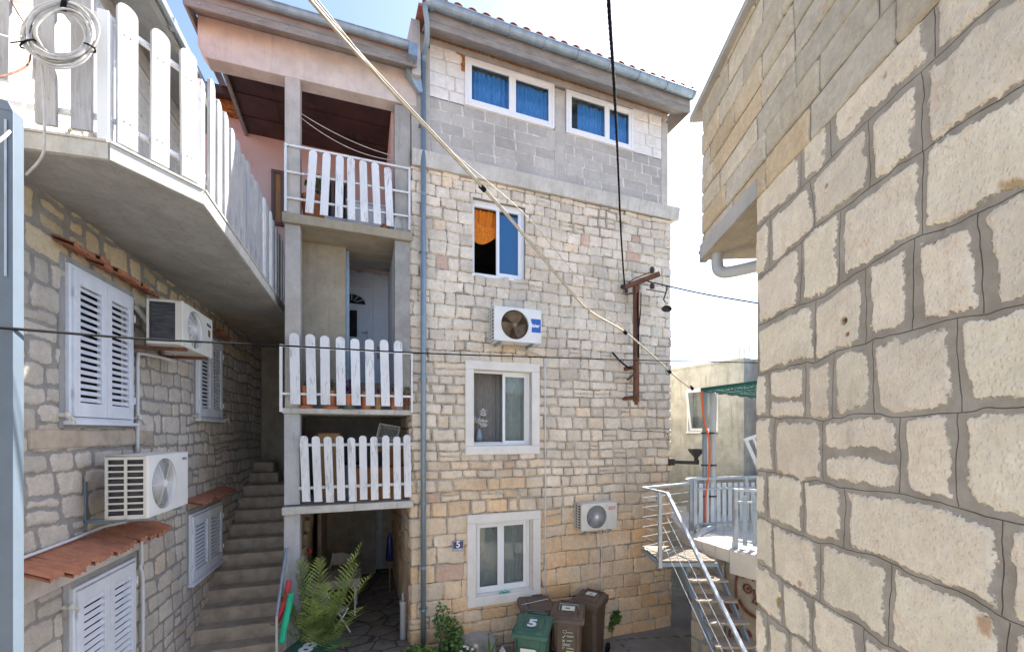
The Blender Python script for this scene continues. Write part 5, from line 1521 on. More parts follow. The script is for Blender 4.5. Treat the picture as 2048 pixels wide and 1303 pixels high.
a1 = aircon('yellowed white outdoor unit with bare condenser side, fixed high under the balcony', L, 4.84, 5.74, 1.00, 1.52, .20, .34, 'acy', 'b')
a2 = aircon('white outdoor unit with square side openings above the large tile canopy', L, 4.06, 4.93, -.83, -.22, .22, .34, 'acw', 'a')
hx0, hz1 = F.loc(985, 612, -.38); hx1, hz0 = F.loc(1083, 687, -.38)
a3 = aircon('white outdoor unit with brown rusty fan and blue name badge between two windows', F, hx0 + .03, hx1, 1.60, 2.20, .08, .30, 'acw', 'h')
sx0, sz1 = F.loc(1163, 1008, -.36); sx1, sz0 = F.loc(1234, 1056, -.36)
a4 = aircon('small cream outdoor unit with swirled fan guard and red badge low on the stone wall', F, sx0, sx1, sz0 - .0, sz1, .08, .28, 'acy', 's')
print('ac', hx0, hx1, hz0, hz1, sx0, sx1, sz0, sz1)
# pipes feeding the units
mb = MB(); mb.tube(spline([(4.95, -.03, 1.45), (5.0, -.06, 1.40), (5.15, -.10, 1.28), (5.35, -.16, 1.12), (5.5, -.2, 1.05)], 6), .032, 8)
mb.tube(spline([(4.97, -.02, 1.5), (5.02, -.05, 1.44), (5.2, -.08, 1.33), (5.45, -.16, 1.2)], 6), .016, 8)
single(mb, 'insulated_pipe', M['acy'], 'torn cream insulated refrigerant pipe dropping to the unit under the balcony', 'pipe', L, (5.2, -.1, 1.2), smooth=True)
mb = MB(); mb.tube(spline([(5.6, -.18, .93), (5.25, -.10, .93), (5.06, -.05, .92), (5.02, -.04, .87), (5.015, -.04, .5), (5.01, -.04, -.22)], 8), .018, 8)
single(mb, 'conduit', M['pvcw'], 'white conduit bent beside the large upper shutters, running down to the lower unit', 'conduit', L, (5.02, -.04, -.22), smooth=True)
mb = MB(); mb.tube(spline([(5.08, -.04, -1.08), (5.08, -.05, -1.5), (5.05, -.05, -1.56), (5.10, -.05, -1.75), (5.10, -.05, -2.6), (5.1, -.05, -3.4)], 8), .018, 8)
single(mb, 'conduit', M['pvcw'], 'white waste conduit beside the lowest shutters, below the tile canopy', 'conduit', L, (5.08, -.04, -3.4), smooth=True)
mb = MB(); mb.tube(spline([(4.5, -.3, -.86), (4.45, -.18, -.92), (4.3, -.05, -.945), (3.9, -.035, -.97), (3.2, -.03, -.985)], 8), .014, 8)
single(mb, 'drain_hose', M['pvcw'], 'thin white drain hose lying along the top of the large tile canopy', 'hose', L, (4.3, -.05, -.95), smooth=True)
mb = MB(); mb.tube(spline([((hx0 + hx1) / 2 - .02, -.25, 1.60), ((hx0 + hx1) / 2 + .1, -.15, 1.54), (.75, -.07, 1.46), (.875, -.05, 1.41)], 6), .013, 6)
single(mb, 'drain_hose', M['cream'], 'short cream hose sagging from the unit with the blue badge', 'hose', F, (.6, -.1, 1.5), smooth=True)
mb = MB(); mb.tube(spline([(2.02, -.2, sz0), (2.05, -.12, sz0 - .08), (2.10, -.06, sz0 - .16)], 5), .014, 6); mb.tube([(2.2, -.2, sz0), (2.12, -.07, sz0 - .15)], .009, 6)
single(mb, 'drain_hose', M['pvcw'], 'two short grey hoses under the small cream unit with the red badge', 'hose', F, (2.1, -.1, sz0 - .15), smooth=True)

# ---------------------------------------------------------------- galvanised post at the left edge
PO = Thing('steel_post', 'square galvanised steel post with sloping cap before the shuttered house', 'post', L, (0, 0, 0))
o = L.inv(-2.886, 2.40)
PO.root.location = (-2.886, 2.40, 0); PO.org = Vector((o[0], o[1], -4.12))
mb = MB(); mb.box(o[0], o[0] + .08, o[1], o[1] + .10, -4.12, 1.86)
mb.add([(o[0], o[1], 1.86), (o[0] + .08, o[1], 1.86), (o[0] + .08, o[1] + .10, 1.86), (o[0], o[1] + .10, 1.86), (o[0] + .012, o[1] + .03, 1.92), (o[0] + .07, o[1] + .03, 1.92), (o[0] + .07, o[1] + .10, 1.93), (o[0] + .012, o[1] + .10, 1.93)],
       [(0, 1, 5, 4), (1, 2, 6, 5), (2, 3, 7, 6), (3, 0, 4, 7), (4, 5, 6, 7)])
PO.part(mb, 'post', M['postm'], bevel=.004)
mb = MB(); mb.tube([(o[0] - .004, o[1] + .03, 1.8), (o[0] - .004, o[1] + .03, .9)], .006, 6); PO.part(mb, 'weld_seam', M['galvlight'])

# ---------------------------------------------------------------- iron wall bracket with insulators
IP = Thing('iron_power_bracket', 'rusty iron wall post with crossarm and insulators on the upper right of the stone house', 'wall bracket', F, (2.85, -.25, .66))
yp = -.25
mb = MB(); mb.box(2.745, 2.835, yp - .045, yp + .045, .62, 3.02); mb.cyl((2.79, yp, .56), (2.79, yp, .62), .035, n=10); IP.part(mb, 'mast', M['rust'], bevel=.006)
mb = MB()
mb.bar((2.58, yp + .10, 2.92), (3.12, yp - .30, 3.12), .06, .09); mb.bar((2.60, yp + .10, 2.78), (2.86, yp, 2.82), .03, .03)
IP.part(mb, 'crossarm', M['rust'], bevel=.004)
for z in (1.30, .70):
    mb = MB(); mb.bar((2.66, .03, z - .0), (2.80, yp - .05, z + .02), .07, .07); IP.part(mb, 'wall_anchor', M['rust'], bevel=.004)
mb = MB(); mb.bar((2.72, .02, 1.05), (2.80, yp, 1.22), .03, .03); IP.part(mb, 'brace', M['rust'])
def insul(x, y, z, s=1.0, up=1):
    mb = MB(); mb.lathe([(0, 0), (.03 * s, 0), (.045 * s, .02 * s), (.03 * s, .035 * s), (.05 * s, .05 * s), (.03 * s, .07 * s), (.042 * s, .085 * s), (.02 * s, .11 * s), (0, .12 * s)], (x, y, z if up > 0 else z - .12 * s), 12)
    IP.part(mb, 'insulator', M['iron'], smooth=True)
insul(3.02, yp - .2, 3.16, 1.1); insul(3.02, yp - .2, 2.98, 1.1, -1); insul(2.60, yp + .06, 2.90, .8, -1)
mb = MB(); mb.lathe([(0, 0), (.04, 0), (.05, .03), (.03, .05), (.05, .07), (.02, .1)], (0, 0, 0), 10); mb.xf(lambda v: Vector((2.60 - v.z, yp + .1 + v.x, 2.93 + v.y))); IP.part(mb, 'insulator', M['iron'], smooth=True)
mb = MB()
mb.tube(spline([(2.87, yp - .05, 2.80), (2.84, yp - .07, 2.4), (2.77, yp - .08, 1.9)], 6), .010, 6)
mb.tube(spline([(2.80, yp - .05, 2.80), (2.77, yp - .07, 2.5), (2.79, yp - .08, 1.9), (2.80, yp - .06, 1.5)], 6), .014, 6)
mb.tube(spline([(2.36, -.06, 1.62), (2.5, -.10, 1.46), (2.66, -.16, 1.32), (2.76, -.2, 1.32), (2.81, yp - .02, 1.42)], 6), .017, 6)
mb.tube(spline([(2.64, yp + .05, 3.0), (2.75, yp - .0, 3.08), (2.9, yp - .1, 3.14), (3.02, yp - .2, 3.18)], 5), .009, 5)
IP.part(mb, 'loose_cable', M['black'], smooth=True)
LP_ = Thing('street_lamp', 'small rusty bell-shaped street lamp hanging beside the iron power bracket', 'lamp', F, (3.35, -.45, 2.55))
mb = MB(); mb.tube([(2.95, yp - .10, 2.86), (3.34, yp - .22, 2.80)], .010, 6); mb.tube([(3.36, yp - .22, 2.92), (3.34, yp - .22, 2.80), (3.28, yp - .22, 2.66), (3.33, yp - .22, 2.60)], .014, 6); LP_.part(mb, 'arm', M['iron'])
mb = MB(); mb.lathe([(.02, .12), (.035, .08), (.05, .05), (.08, .0), (.10, -.03), (.094, -.03), (.07, .0), (.0, .03)], (0, 0, 0), 18)
mb.xf(lambda v: Euler((rad(-12), rad(18), 0)).to_matrix() @ v + Vector((3.36, yp - .22, 2.50))); LP_.part(mb, 'shade', M['iron'], smooth=True)
mb = MB(); mb.lathe([(0, .0), (.03, -.0), (.04, -.03), (0, -.05)], (3.365, yp - .22, 2.50), 12); LP_.part(mb, 'bulb', M['glass'], smooth=True)

# ---------------------------------------------------------------- number plate
AP = Thing('house_number_plate', 'navy enamel house number plate reading 5 beside the lowest window', 'sign', F, (-.79, -.05, -2.08))
mb = MB(); mb.box(-.895, -.685, -.052, -.040, -2.075, -1.885); AP.part(mb, 'plate', M['enamel'], bevel=.004)
mb = MB(); mb.ring_frame(-.888, -.692, -2.068, -1.892, .006, -.0545, -.052); AP.part(mb, 'border', M['whiteink'])
mb = text_mb('5', .155, face_M(-.79, -.0535, -1.958), bold=.003); AP.part(mb, 'number', M['whiteink'])
mb = text_mb('ZLATINSKA', .042, face_M(-.79, -.0535, -2.042), bold=.001, sx=.78); AP.part(mb, 'street_name', M['whiteink'])

# ---------------------------------------------------------------- black arm with a funnel at the far house corner
mb = MB(); c_ = Vector((3.42, 8.93, 0))
z = -.62
fa_ = Thing('gutter_arm', 'black metal arm ending in an open funnel at the right corner of the house', 'bracket', W, (3.42, 8.9, z))
mb.box(3.34, 3.46, 8.80, 8.90, z - .07, z + .07); mb.bar((3.44, 8.86, z), (3.97, 8.86, z - .02), .07, .07); mb.box(3.90, 3.98, 8.82, 8.90, z - .05, z + .05)
fa_.part(mb, 'arm', M['iron'], bevel=.004)
mb = MB(); mb.lathe([(.04, 0), (.05, .06), (.17, .20), (.17, .235), (.155, .235), (.04, .07)], (3.93, 8.86, z + .04), 4, sq=0); fa_.part(mb, 'funnel', M['iron'])


# ---------------------------------------------------------------- cables through the air
def wire(name, pts, r, m, label, k=10, n=6, cat='cable'):
    P = [at(*p) for p in pts]
    mb = MB(); mb.tube(spline(P, k), r, n)
    return single(mb, name, m, label, cat, W, tuple(P[0]), smooth=True)


CC = Thing('overhead_cable', 'thick cream overhead cable sagging from upper left across the facade to the pergola', 'cable', W, (-1.4, 2.9, 3))
pts = [(430, -240, 2.3), (540, -98, 2.62), (620, 0, 3.0), (700, 92, 3.45), (800, 200, 4.0), (965, 376, 5.0), (1040, 462, 5.45), (1130, 570, 6.1), (1180, 622, 6.5), (1250, 664, 6.85), (1310, 715, 7.15), (1350, 752, 7.4), (1385, 778, 7.62)]
mb = MB(); mb.tube(spline([at(*p) for p in pts], 8), .0135, 8); mb.tube(spline([at(*p) + Vector((.012, 0, .02)) for p in pts[:9]], 8), .007, 6)
CC.part(mb, 'sheath', M['cream'], smooth=True)
mb = MB()
for p in ((965, 376, 5.0), (1250, 664, 6.85), (1338, 742, 7.33), (1383, 775, 7.6)): 
    c = at(*p); mb.cyl(c - Vector((.03, 0, -.03)), c + Vector((.03, 0, -.03)), .03, n=8)
CC.part(mb, 'clamp', M['black'])
wire('guy_wire', [(470, -210, 2.35), (635, 0, 3.0), (780, 178, 3.9), (900, 300, 4.6), (1050, 430, 5.5), (1160, 560, 6.3), (1250, 662, 6.83)], .0055, M['cream'], 'thin cream wire running just above the thick cream cable', cat='wire')
# twisted black service cable
pts = [at(*p) for p in [(1206, -250, 2.6), (1217, 0, 3.1), (1228, 170, 4.2), (1236, 330, 5.8), (1241, 450, 7.2), (1246, 530, 8.2), (1249, 568, 8.45)]]
cl = spline(pts, 60); mb = MB()
for ph in range(4):
    sub = []
    for i, p in enumerate(cl):
        a = i * .42 + ph * PI / 2; sub.append(p + Vector((math.cos(a) * .0085, math.sin(a) * .0085, 0)))
    mb.tube(sub, .0078, 5)
single(mb, 'service_cable', M['black'], 'black twisted service cable hanging down to the iron bracket from the top edge', 'cable', W, tuple(pts[0]), smooth=True)
wire('black_wire', [(-400, 628, 1.9), (0, 655, 2.35), (300, 678, 3.25), (570, 691, 4.2), (850, 706, 5.3), (1085, 714, 6.3), (1290, 720, 7.0), (1515, 725, 7.6), (1600, 727, 7.8)], .009, M['black'], 'long black wire crossing the whole view just below the middle windows', cat='wire')
wire('line_wire', [(1290, 561, 8.35), (1400, 586, 7.6), (1515, 606, 6.9), (1640, 628, 6.2)], .013, M['black'], 'short black line leaving the iron bracket to the right across the white sky', cat='wire')
# cables dangling round the left post and coil
wire('loose_cable', [(-30, 300, 2.2), (20, 262, 2.4), (50, 205, 2.7), (66, 160, 2.85), (68, 75, 2.93), (62, 65, 2.93)], .0085, M['whitecable'], 'pale loose cable sagging from the coil past the steel post', cat='cable')
wire('loose_cable', [(-30, 158, 2.3), (20, 148, 2.5), (55, 130, 2.8), (62, 100, 2.93), (64, 68, 2.94)], .006, M['rust'], 'brownish loose wire below the coil, ending at the left edge', cat='cable')
wire('loose_cable', [(-30, 60, 2.2), (20, 74, 2.4), (45, 72, 2.8), (66, 70, 2.92)], .004, M['whitecable'], 'thin white wire entering level from the left edge to the coil', cat='cable')
wire('loose_cable', [(84, 130, 2.90), (88, 200, 2.9), (89, 262, 2.9), (84, 312, 2.92), (52, 350, 2.95)], .008, M['whitecable'], 'white cable end hanging from the coil below the balcony edge', cat='cable')
wire('loose_cable', [(10, -20, 2.6), (35, 25, 2.8), (62, 68, 2.92)], .0045, M['rust'], 'thin brown wire slanting down from the top left corner to the coil', cat='cable')
co = Thing('cable_coil', 'coil of dirty white cable tied to the balcony pickets at the upper left', 'cable coil', W, tuple(at(120, 130, 2.93)))
ctr = at(122, 68, 2.90); ux = (at(165, 70, 3.0) - at(80, 70, 2.86)).normalized(); uz = Vector((0, 0, 1)); un = ux.cross(uz).normalized()
mb = MB(); rs = random.Random(3)
for k in range(15):
    R0 = .195 + rs.uniform(-.035, .030); ox, oz = rs.uniform(-.02, .02), rs.uniform(-.02, .02); ph = rs.uniform(0, 6)
    pts = [ctr + ux * (ox + (R0 * .92 + .008 * math.sin(3 * a + ph)) * math.cos(a)) + uz * (oz + (R0 + .01 * math.sin(2 * a + ph)) * math.sin(a)) + un * (-.0 + .012 * math.sin(a + ph) + rs.uniform(-.003, .003) + .004 * k / 3) for a in [2 * PI * i / 48 for i in range(48)]]
    mb.tube(pts, .0075, 6, closed=True)
co.part(mb, 'windings', M['whitecable'], smooth=True)
mb = MB()
for a in (80, 200, 330):
    c = ctr + ux * (.19 * math.cos(rad(a))) + uz * (.2 * math.sin(rad(a))); rd = (ux * math.cos(rad(a)) + uz * math.sin(rad(a)))
    for s_ in (0, .008, .016) if a == 80 else (0,): 
        tg = (-ux * math.sin(rad(a)) + uz * math.cos(rad(a))) * s_ * 1.5; mb.tube([c + tg + rd * (.045 * math.cos(b)) + un * (.035 * math.sin(b)) for b in [2 * PI * i / 16 for i in range(16)]], .006, 5, closed=True)
    mb.tube([c + un * .03, c + rd * .07 + un * .05 - ux * .02], .004, 4)
co.part(mb, 'tie', M['black'])

# ---------------------------------------------------------------- wheelie bins
def bin_(label, x, y, rz, m, h=1.0, w=.50, extra=None, name='wheelie_bin'):
    T = Thing(name, label, 'bin', W, (0, 0, -4.12), group='wheelie bins at the foot of the stone house')
    z0 = -4.12
    body = [(.36, .07), (.40, .4), (.45, h - .16), (.46, h - .10)]
    mb = MB(); vs = []
    for (f_, z) in ((.78, .05), (.86, .35), (.97, h - .15), (1.0, h - .08)):
        hx = w / 2 * f_; hy0 = -.27 * f_; hy1 = .25 * (.9 + .1 * f_); c = .04
        vs += [(-hx + c, hy0, z0 + z), (hx - c, hy0, z0 + z), (hx, hy0 + c, z0 + z), (hx, hy1 - c, z0 + z), (hx - c, hy1, z0 + z), (-hx + c, hy1, z0 + z), (-hx, hy1 - c, z0 + z), (-hx, hy0 + c, z0 + z)]
    fs = [tuple(range(7, -1, -1))]
    for r_ in range(3):
        for k in range(8): fs.append((r_ * 8 + k, r_ * 8 + (k + 1) % 8, (r_ + 1) * 8 + (k + 1) % 8, (r_ + 1) * 8 + k))
    mb.add(vs, fs)
    mb.ring_frame(-w / 2 - .015, w / 2 + .015, -.29, .27, .03, 0, 1) if False else None
    hw = w / 2 + .018
    mb.box(-hw, hw, -.295, -.265, z0 + h - .13, z0 + h - .05); mb.box(-hw, -hw + .03, -.265, .27, z0 + h - .13, z0 + h - .05); mb.box(hw - .03, hw, -.265, .27, z0 + h - .13, z0 + h - .05); mb.box(-hw, hw, .25, .28, z0 + h - .13, z0 + h - .05)
    for xx in (-.16, .16): mb.box(xx - .012, xx + .012, -.268, -.24, z0 + .15, z0 + h - .13)
    T.part(mb, 'body', M[m], bevel=.012)
    # domed lid: raised panel, rounded rim, sloping down to the front
    mb = MB()
    def lid(u, v):
        x = (u - .5) * 2; yv = (v - .5) * 2
        e = max(abs(x), abs(yv)); hgt = .045 * (1 - max(0, (e - .72) / .28) ** 2) if e > .72 else .045
        if .50 < e < .60: hgt -= .012
        if e < .5: hgt += .006
        return (x * (hw + .012), -.32 + .62 * v, z0 + h - .05 + hgt + .05 * v)
    mb.sheet(lid, 24, 24); mb.box(-hw - .012, hw + .012, -.325, -.30, z0 + h - .10, z0 + h - .045); mb.box(-hw - .012, -hw + .004, -.30, .28, z0 + h - .085, z0 + h - .02); mb.box(hw - .004, hw + .012, -.30, .28, z0 + h - .085, z0 + h - .02)
    for xx in (-.15, .15): mb.box(xx - .05, xx + .05, -.30, -.25, z0 + h - .03, z0 + h + .0)
    ld = T.part(mb, 'lid', M[m])
    mb = MB(); mb.tube([(-.17, .34, z0 + h + .01), (.17, .34, z0 + h + .01)], .018, 8)
    for xx in (-.17, .17): mb.tube([(xx, .26, z0 + h - .02), (xx, .34, z0 + h + .01)], .02, 8)
    T.part(mb, 'handle', M[m], smooth=True)
    for xx in (-w / 2 - .0, w / 2 + .0):
        mb = MB(); s_ = 1 if xx > 0 else -1
        mb.cyl((xx, .24, z0 + .10), (xx + .045 * s_, .24, z0 + .10), .10, n=20); T.part(mb, 'wheel', M['black'], bevel=.01)
    if extra: extra(T, ld, h, w, z0)
    T.root.location = (x, y, 0); T.root.rotation_euler = (0, 0, rad(rz))
    return T


def front_panel_text(T, txt, size, x, z, m, h, w, sx=1.0, bold=.0, name='lettering', parent=None):
    z0 = -4.12; f_ = .86 + (.97 - .86) * (z - .35) / (h - .15 - .35)
    y = -.27 * f_ - .006
    return T.part(text_mb(txt, size, face_M(x, y, z0 + z), bold=bold, sx=sx), name, M[m], parent=parent)


def ex_green(T, ld, h, w, z0):
    zt = h - .05 + .045 + .006
    Mt = Matrix.Translation((0, -.06, z0 + zt + .018 + .012)) @ Euler((rad(4.6), 0, 0)).to_matrix().to_4x4()
    T.part(text_mb('5', .30, Mt, bold=.012), 'painted_number', M['shutter'], parent=ld)
    mb = MB(); mb.prism([(-.15, .56), (.15, .56), (.15, .74), (.08, .80), (-.15, .80)], -.276, -.270); mb.xf(lambda v: Vector((v.x, v.y, v.z + z0)))
    s_ = T.part(mb, 'sticker', M['paper'])
    T.part(text_mb('MIJEŠANI', .040, face_M(0, -.2775, z0 + .695), bold=.001, sx=.9), 'lettering', M['darkink'], parent=s_)
    T.part(text_mb('KOMUNALNI OTPAD', .034, face_M(0, -.2775, z0 + .655), bold=.001, sx=.85), 'lettering', M['darkink'], parent=s_)


def ex_brown(T, ld, h, w, z0):
    mb = MB(); mb.box(-.01, .12, -.268, -.262, z0 + .22, z0 + .50); s_ = T.part(mb, 'yellow_sticker', M['yellow'], bevel=.002)
    mb = MB()
    for k in range(4): mb.cyl((.055, -.271, z0 + .46 - k * .062), (.055, -.268, z0 + .46 - k * .062), .016, n=10)
    T.part(mb, 'sticker_marks', M['whiteink'], parent=s_)
    mb = MB()
    mb.bar((-.07, -.272, z0 + .73), (-.055, -.272, z0 + .71), .008, .003, (0, 1, 0)); mb.bar((-.055, -.272, z0 + .71), (-.02, -.272, z0 + .76), .008, .003, (0, 1, 0))
    mb.bar((-.07, -.270, z0 + .64), (-.03, -.270, z0 + .68), .009, .003, (0, 1, 0)); mb.bar((-.03, -.270, z0 + .64), (-.07, -.270, z0 + .68), .009, .003, (0, 1, 0))
    for k, (zz, ww) in enumerate(((.745, .12), (.73, .10), (.672, .10), (.658, .08), (.61, .14), (.595, .12), (.58, .13), (.545, .1), (.532, .12))): mb.box(-.0 - (.07 if .55 < zz < .62 else 0), -.0 + ww - (.07 if .55 < zz < .62 else 0), -.270, -.267, z0 + zz, z0 + zz + .005)
    mb.tube([(-.05 + .02 * math.cos(a), -.268, z0 + .54 + .02 * math.sin(a)) for a in [2 * PI * i / 12 for i in range(10)]], .003, 4)
    mb.ring_frame(-.06, .0, z0 + .79, z0 + .84, .004, -.272, -.269); mb.box(.01, .10, -.272, -.269, z0 + .80, z0 + .807)
    T.part(mb, 'printed_symbols', M['paper'])
    mb = MB(); mb.box(-.10, .12, -.10, .06, z0 + h + .027, z0 + h + .030); mb.xf(lambda v: Vector((v.x, v.y, v.z + (v.y + .1) * .08)))
    s2 = T.part(mb, 'lid_sticker', M['paper'], parent=ld)
    mb = MB(); mb.ring_frame(-.13, .15, -.13, .09, .008, 0, 1); 
    mb = MB()
    for (p, q) in (((-.14, -.10), (-.14, .12)), ((-.14, .12), (.17, .12)), ((.17, .12), (.19, -.02))): mb.bar((p[0], p[1], z0 + h + .03 + (p[1] + .1) * .08), (q[0], q[1], z0 + h + .03 + (q[1] + .1) * .08), .010, .014)
    T.part(mb, 'lock_bar', M['galvlight'], parent=ld)
    mb = MB(); mb.box(-.04, .04, -.05, .02, z0 + h + .036, z0 + h + .038); T.part(mb, 'lid_mark', M['leaf'], parent=s2)


def ex_b3(T, ld, h, w, z0):
    mb = MB(); mb.box(-.09, .09, .02, .15, z0 + h + .034, z0 + h + .037); mb.xf(lambda v: Vector((v.x, v.y, v.z + (v.y) * .08))); s_ = T.part(mb, 'lid_sticker', M['paper'], parent=ld)
    mb = MB(); mb.box(-.03, .03, .05, .12, z0 + h + .043, z0 + h + .045); T.part(mb, 'sticker_mark', M['galv'], parent=s_)
    mb = MB(); mb.tube([(-.04, -.32, z0 + h - .07), (-.02, -.33, z0 + h - .03), (.02, -.33, z0 + h - .03), (.03, -.33, z0 + h - .08)], .008, 6); T.part(mb, 'latch', M['paper'])


def ex_b0(T, ld, h, w, z0):
    mb = MB(); mb.tube([(-.27, -.02, z0 + h + .0), (-.2, -.06, z0 + h + .03), (.0, -.02, z0 + h + .045), (.22, .05, z0 + h + .05), (.26, .10, z0 + h + .0)], .006, 5); T.part(mb, 'tie_strap', M['paper'], parent=ld)


p = at(1066, 1235, 6.50); bin_('green wheelie bin with a painted white 5, in front of three brown bins', p.x + .01, p.y + .14, -14, 'bing', 1.075, .50, ex_green)
p = at(1134, 1220, 7.05); bin_('brown wheelie bin with a yellow sticker on its front', p.x + .03, p.y + .12, -12, 'binb', 1.07, .52, ex_brown)
p = at(1075, 1215, 7.35); bin_('left brown wheelie bin half hidden behind the green bin', p.x - .02, p.y + .08, 8, 'binb', 1.07, .54, ex_b0)
p = at(1180, 1212, 7.55); bin_('right brown wheelie bin turned aside with a small white lid label', p.x + .02, p.y + .15, -32, 'binb', 1.07, .48, ex_b3)


def ex_8(T, ld, h, w, z0):
    Mt = Matrix.Translation((.02, -.14, z0 + h + .026)) @ Euler((rad(4.6), 0, 0)).to_matrix().to_4x4()
    T.part(text_mb('8', .34, Mt, bold=.012, sx=1.2), 'painted_number', M['shutter'], parent=ld)


p = at(615, 1300, 6.0); bin_('dark green wheelie bin with a painted number, below the potted palm', p.x, p.y + .12, -6, 'bing', 1.0, .56, ex_8)

# ---------------------------------------------------------------- plants
def leafcloud(mb, c, r, n, s, rs, flat=.6, up=.3):
    for _ in range(n):
        a, b = rs.uniform(0, 2 * PI), math.acos(rs.uniform(-1, 1)); q = rs.random() ** .4
        p = Vector((c[0] + r[0] * q * math.sin(b) * math.cos(a), c[1] + r[1] * q * math.sin(b) * math.sin(a), c[2] + r[2] * q * math.cos(b)))
        e = Euler((rs.uniform(-.9, .9), rs.uniform(-.9, .9), rs.uniform(0, 6.3))).to_matrix()
        ss = s * rs.uniform(.6, 1.3)
        vs = [e @ Vector(v) * ss + p for v in ((0, -.5, 0), (.34, -.12, .06), (.28, .28, .08), (0, .55, .0), (-.28, .28, .08), (-.34, -.12, .06))]
        mb.add(vs, [(0, 1, 2, 3), (0, 3, 4, 5)])


def pot(T, c, r, h, m='pot', saucer=None, sq=0, n=20):
    mb = MB(); mb.lathe([(0, 0), (r * .72, 0), (r * .92, h * .82), (r * .92, h * .84), (r, h * .84), (r, h), (r * .88, h), (r * .86, h * .9), (0, h * .9)], c, 4 if sq else n)
    T.part(mb, 'pot', M[m], smooth=False, bevel=.003)
    mb = MB(); mb.lathe([(0, 0), (r * .84, 0)], (c[0], c[1], c[2] + h * .92), 16); T.part(mb, 'soil', M['soil'])
    if saucer:
        mb = MB(); mb.lathe([(0, 0), (r * 1.15, 0), (r * 1.3, .035), (r * 1.22, .035), (r * 1.1, .008), (0, .008)], (c[0], c[1], c[2] - .002), 20); T.part(mb, 'saucer', M[saucer])


# potted palm
px_, py_ = -3.02, 6.42
PT = Thing('potted_palm', 'potted date palm with arching fronds before the loggia column', 'palm', W, (px_, py_, -4.12))
pot(PT, (px_, py_, -4.12), .24, .42, 'pot')
rs = random.Random(12)
fr = [(590, 1150, 6.2), (560, 1185, 6.0), (640, 1120, 6.1), (722, 1088, 6.3), (715, 1130, 6.1), (680, 1185, 6.0), (600, 1120, 6.5), (545, 1250, 5.9), (700, 1240, 5.9), (650, 1170, 5.8), (620, 1200, 5.7), (575, 1215, 6.3), (690, 1290, 5.8), (632, 1262, 5.7), (705, 1165, 6.5), (612, 1235, 5.9), (660, 1225, 6.2), (708, 1112, 6.1), (740, 1150, 6.1), (560, 1225, 6.1), (725, 1215, 5.9), (668, 1270, 5.7)]
for i, (fx_, fy_, fz_) in enumerate(fr):
    tip = at(fx_, fy_, fz_); base = Vector((px_ + rs.uniform(-.05, .05), py_ + rs.uniform(-.05, .05), -3.72))
    midp = base.lerp(tip, .55) + Vector((0, 0, .22 + .1 * rs.random())); 
    curve = [(base * (1 - t) ** 2 + midp * 2 * t * (1 - t) + tip * t * t) for t in [k / 26 for k in range(27)]]
    mb = MB(); mb.tube(curve, [.009 * (1 - .75 * k / 26) for k in range(27)], 5)
    for k in range(5, 27):
        d = (curve[min(k + 1, 26)] - curve[k - 1]).normalized(); side = d.cross(Vector((0, 0, 1))).normalized(); upv = side.cross(d)
        ll = .26 * math.sin(PI * (.18 + .78 * (k - 5) / 22)) + .04
        for sgn in (-1, 1):
            dr = (side * sgn * .75 + d * .75 + upv * rs.uniform(.0, .45)).normalized(); p0 = curve[k]; p1 = p0 + dr * ll * .5; p2 = p0 + dr * ll + Vector((0, 0, -.10 * ll))
            wv = d.cross(dr).cross(dr).normalized() * .012
            mb.add([p0 - wv * .5, p0 + wv * .5, p1 + wv, p1 - wv, p2], [(0, 1, 2, 3), (3, 2, 4)])
    PT.part(mb, 'frond', M['palm'])
# foam pool noodles leaning by the stair rail
mb = MB(); mb.tube(spline([at(578, 1160, 6.1), at(572, 1192, 6.05), at(565, 1215, 6.0), at(553, 1243, 6.0)], 6), [.035] * 19, 10)
single(mb, 'pool_noodle', M['noodr'], 'red foam pool noodle hanging on the stair rail', 'pool noodle', W, tuple(at(560, 1240, 6.0)), smooth=True)
mb = MB(); mb.tube(spline([at(582, 1185, 6.05), at(577, 1215, 6.0), at(570, 1245, 5.95), at(563, 1284, 5.9)], 6), [.045] * 19, 12)
single(mb, 'pool_noodle', M['noodg'], 'bright green foam pool noodle between the stair rail and the palm', 'pool noodle', W, tuple(at(563, 1284, 5.9)), smooth=True)
HR = Thing('stair_handrail', 'thin steel handrail beside the foot of the alley steps', 'handrail', W, (-3.4, 6.0, -4.12))
mb = MB(); mb.tube([at(573, 1095, 6.3), at(553, 1230, 5.75)], .022, 8); HR.part(mb, 'rail', M['galv'])
q1 = at(553, 1230, 5.75); q2 = at(573, 1095, 6.3)
mb = MB(); mb.tube([q1, Vector((q1.x, q1.y, -4.12))], .018, 8); HR.part(mb, 'post', M['pvc'])
mb = MB(); mb.tube([q2, Vector((q2.x, q2.y, -3.6))], .018, 8); HR.part(mb, 'post', M['pvc'])

# table with cloth and folding chairs in the porch
TB = Thing('garden_table', 'small table under a patterned white cloth in the dark porch', 'table', W, (-3.55, 8.35, -3.6))
c = Vector((-3.55, 8.35, -3.6)); rt = Euler((0, 0, rad(18))).to_matrix()
mb = MB(); mb.obox((0, 0, .72), (.9, .7, .03)); mb.xf(lambda v: rt @ v + c); TB.part(mb, 'tabletop', M['ply'])
for sx_ in (-.38, .38):
    for sy in (-.28, .28):
        mb = MB(); mb.obox((sx_, sy, .35), (.035, .035, .70)); mb.xf(lambda v: rt @ v + c); TB.part(mb, 'leg', M['upvc'])
cm = NT('patterned_tablecloth'); vc = cm.voro(9, cm.map((1, 1, 1))); cc_ = cm.mix(cm.ramp(cm.math('PINGPONG', vc, .06), .03, .045), (.62, .60, .57), (.07, .06, .07))
M['tcloth'] = cm.fin(cc_, .85)
mb = MB()
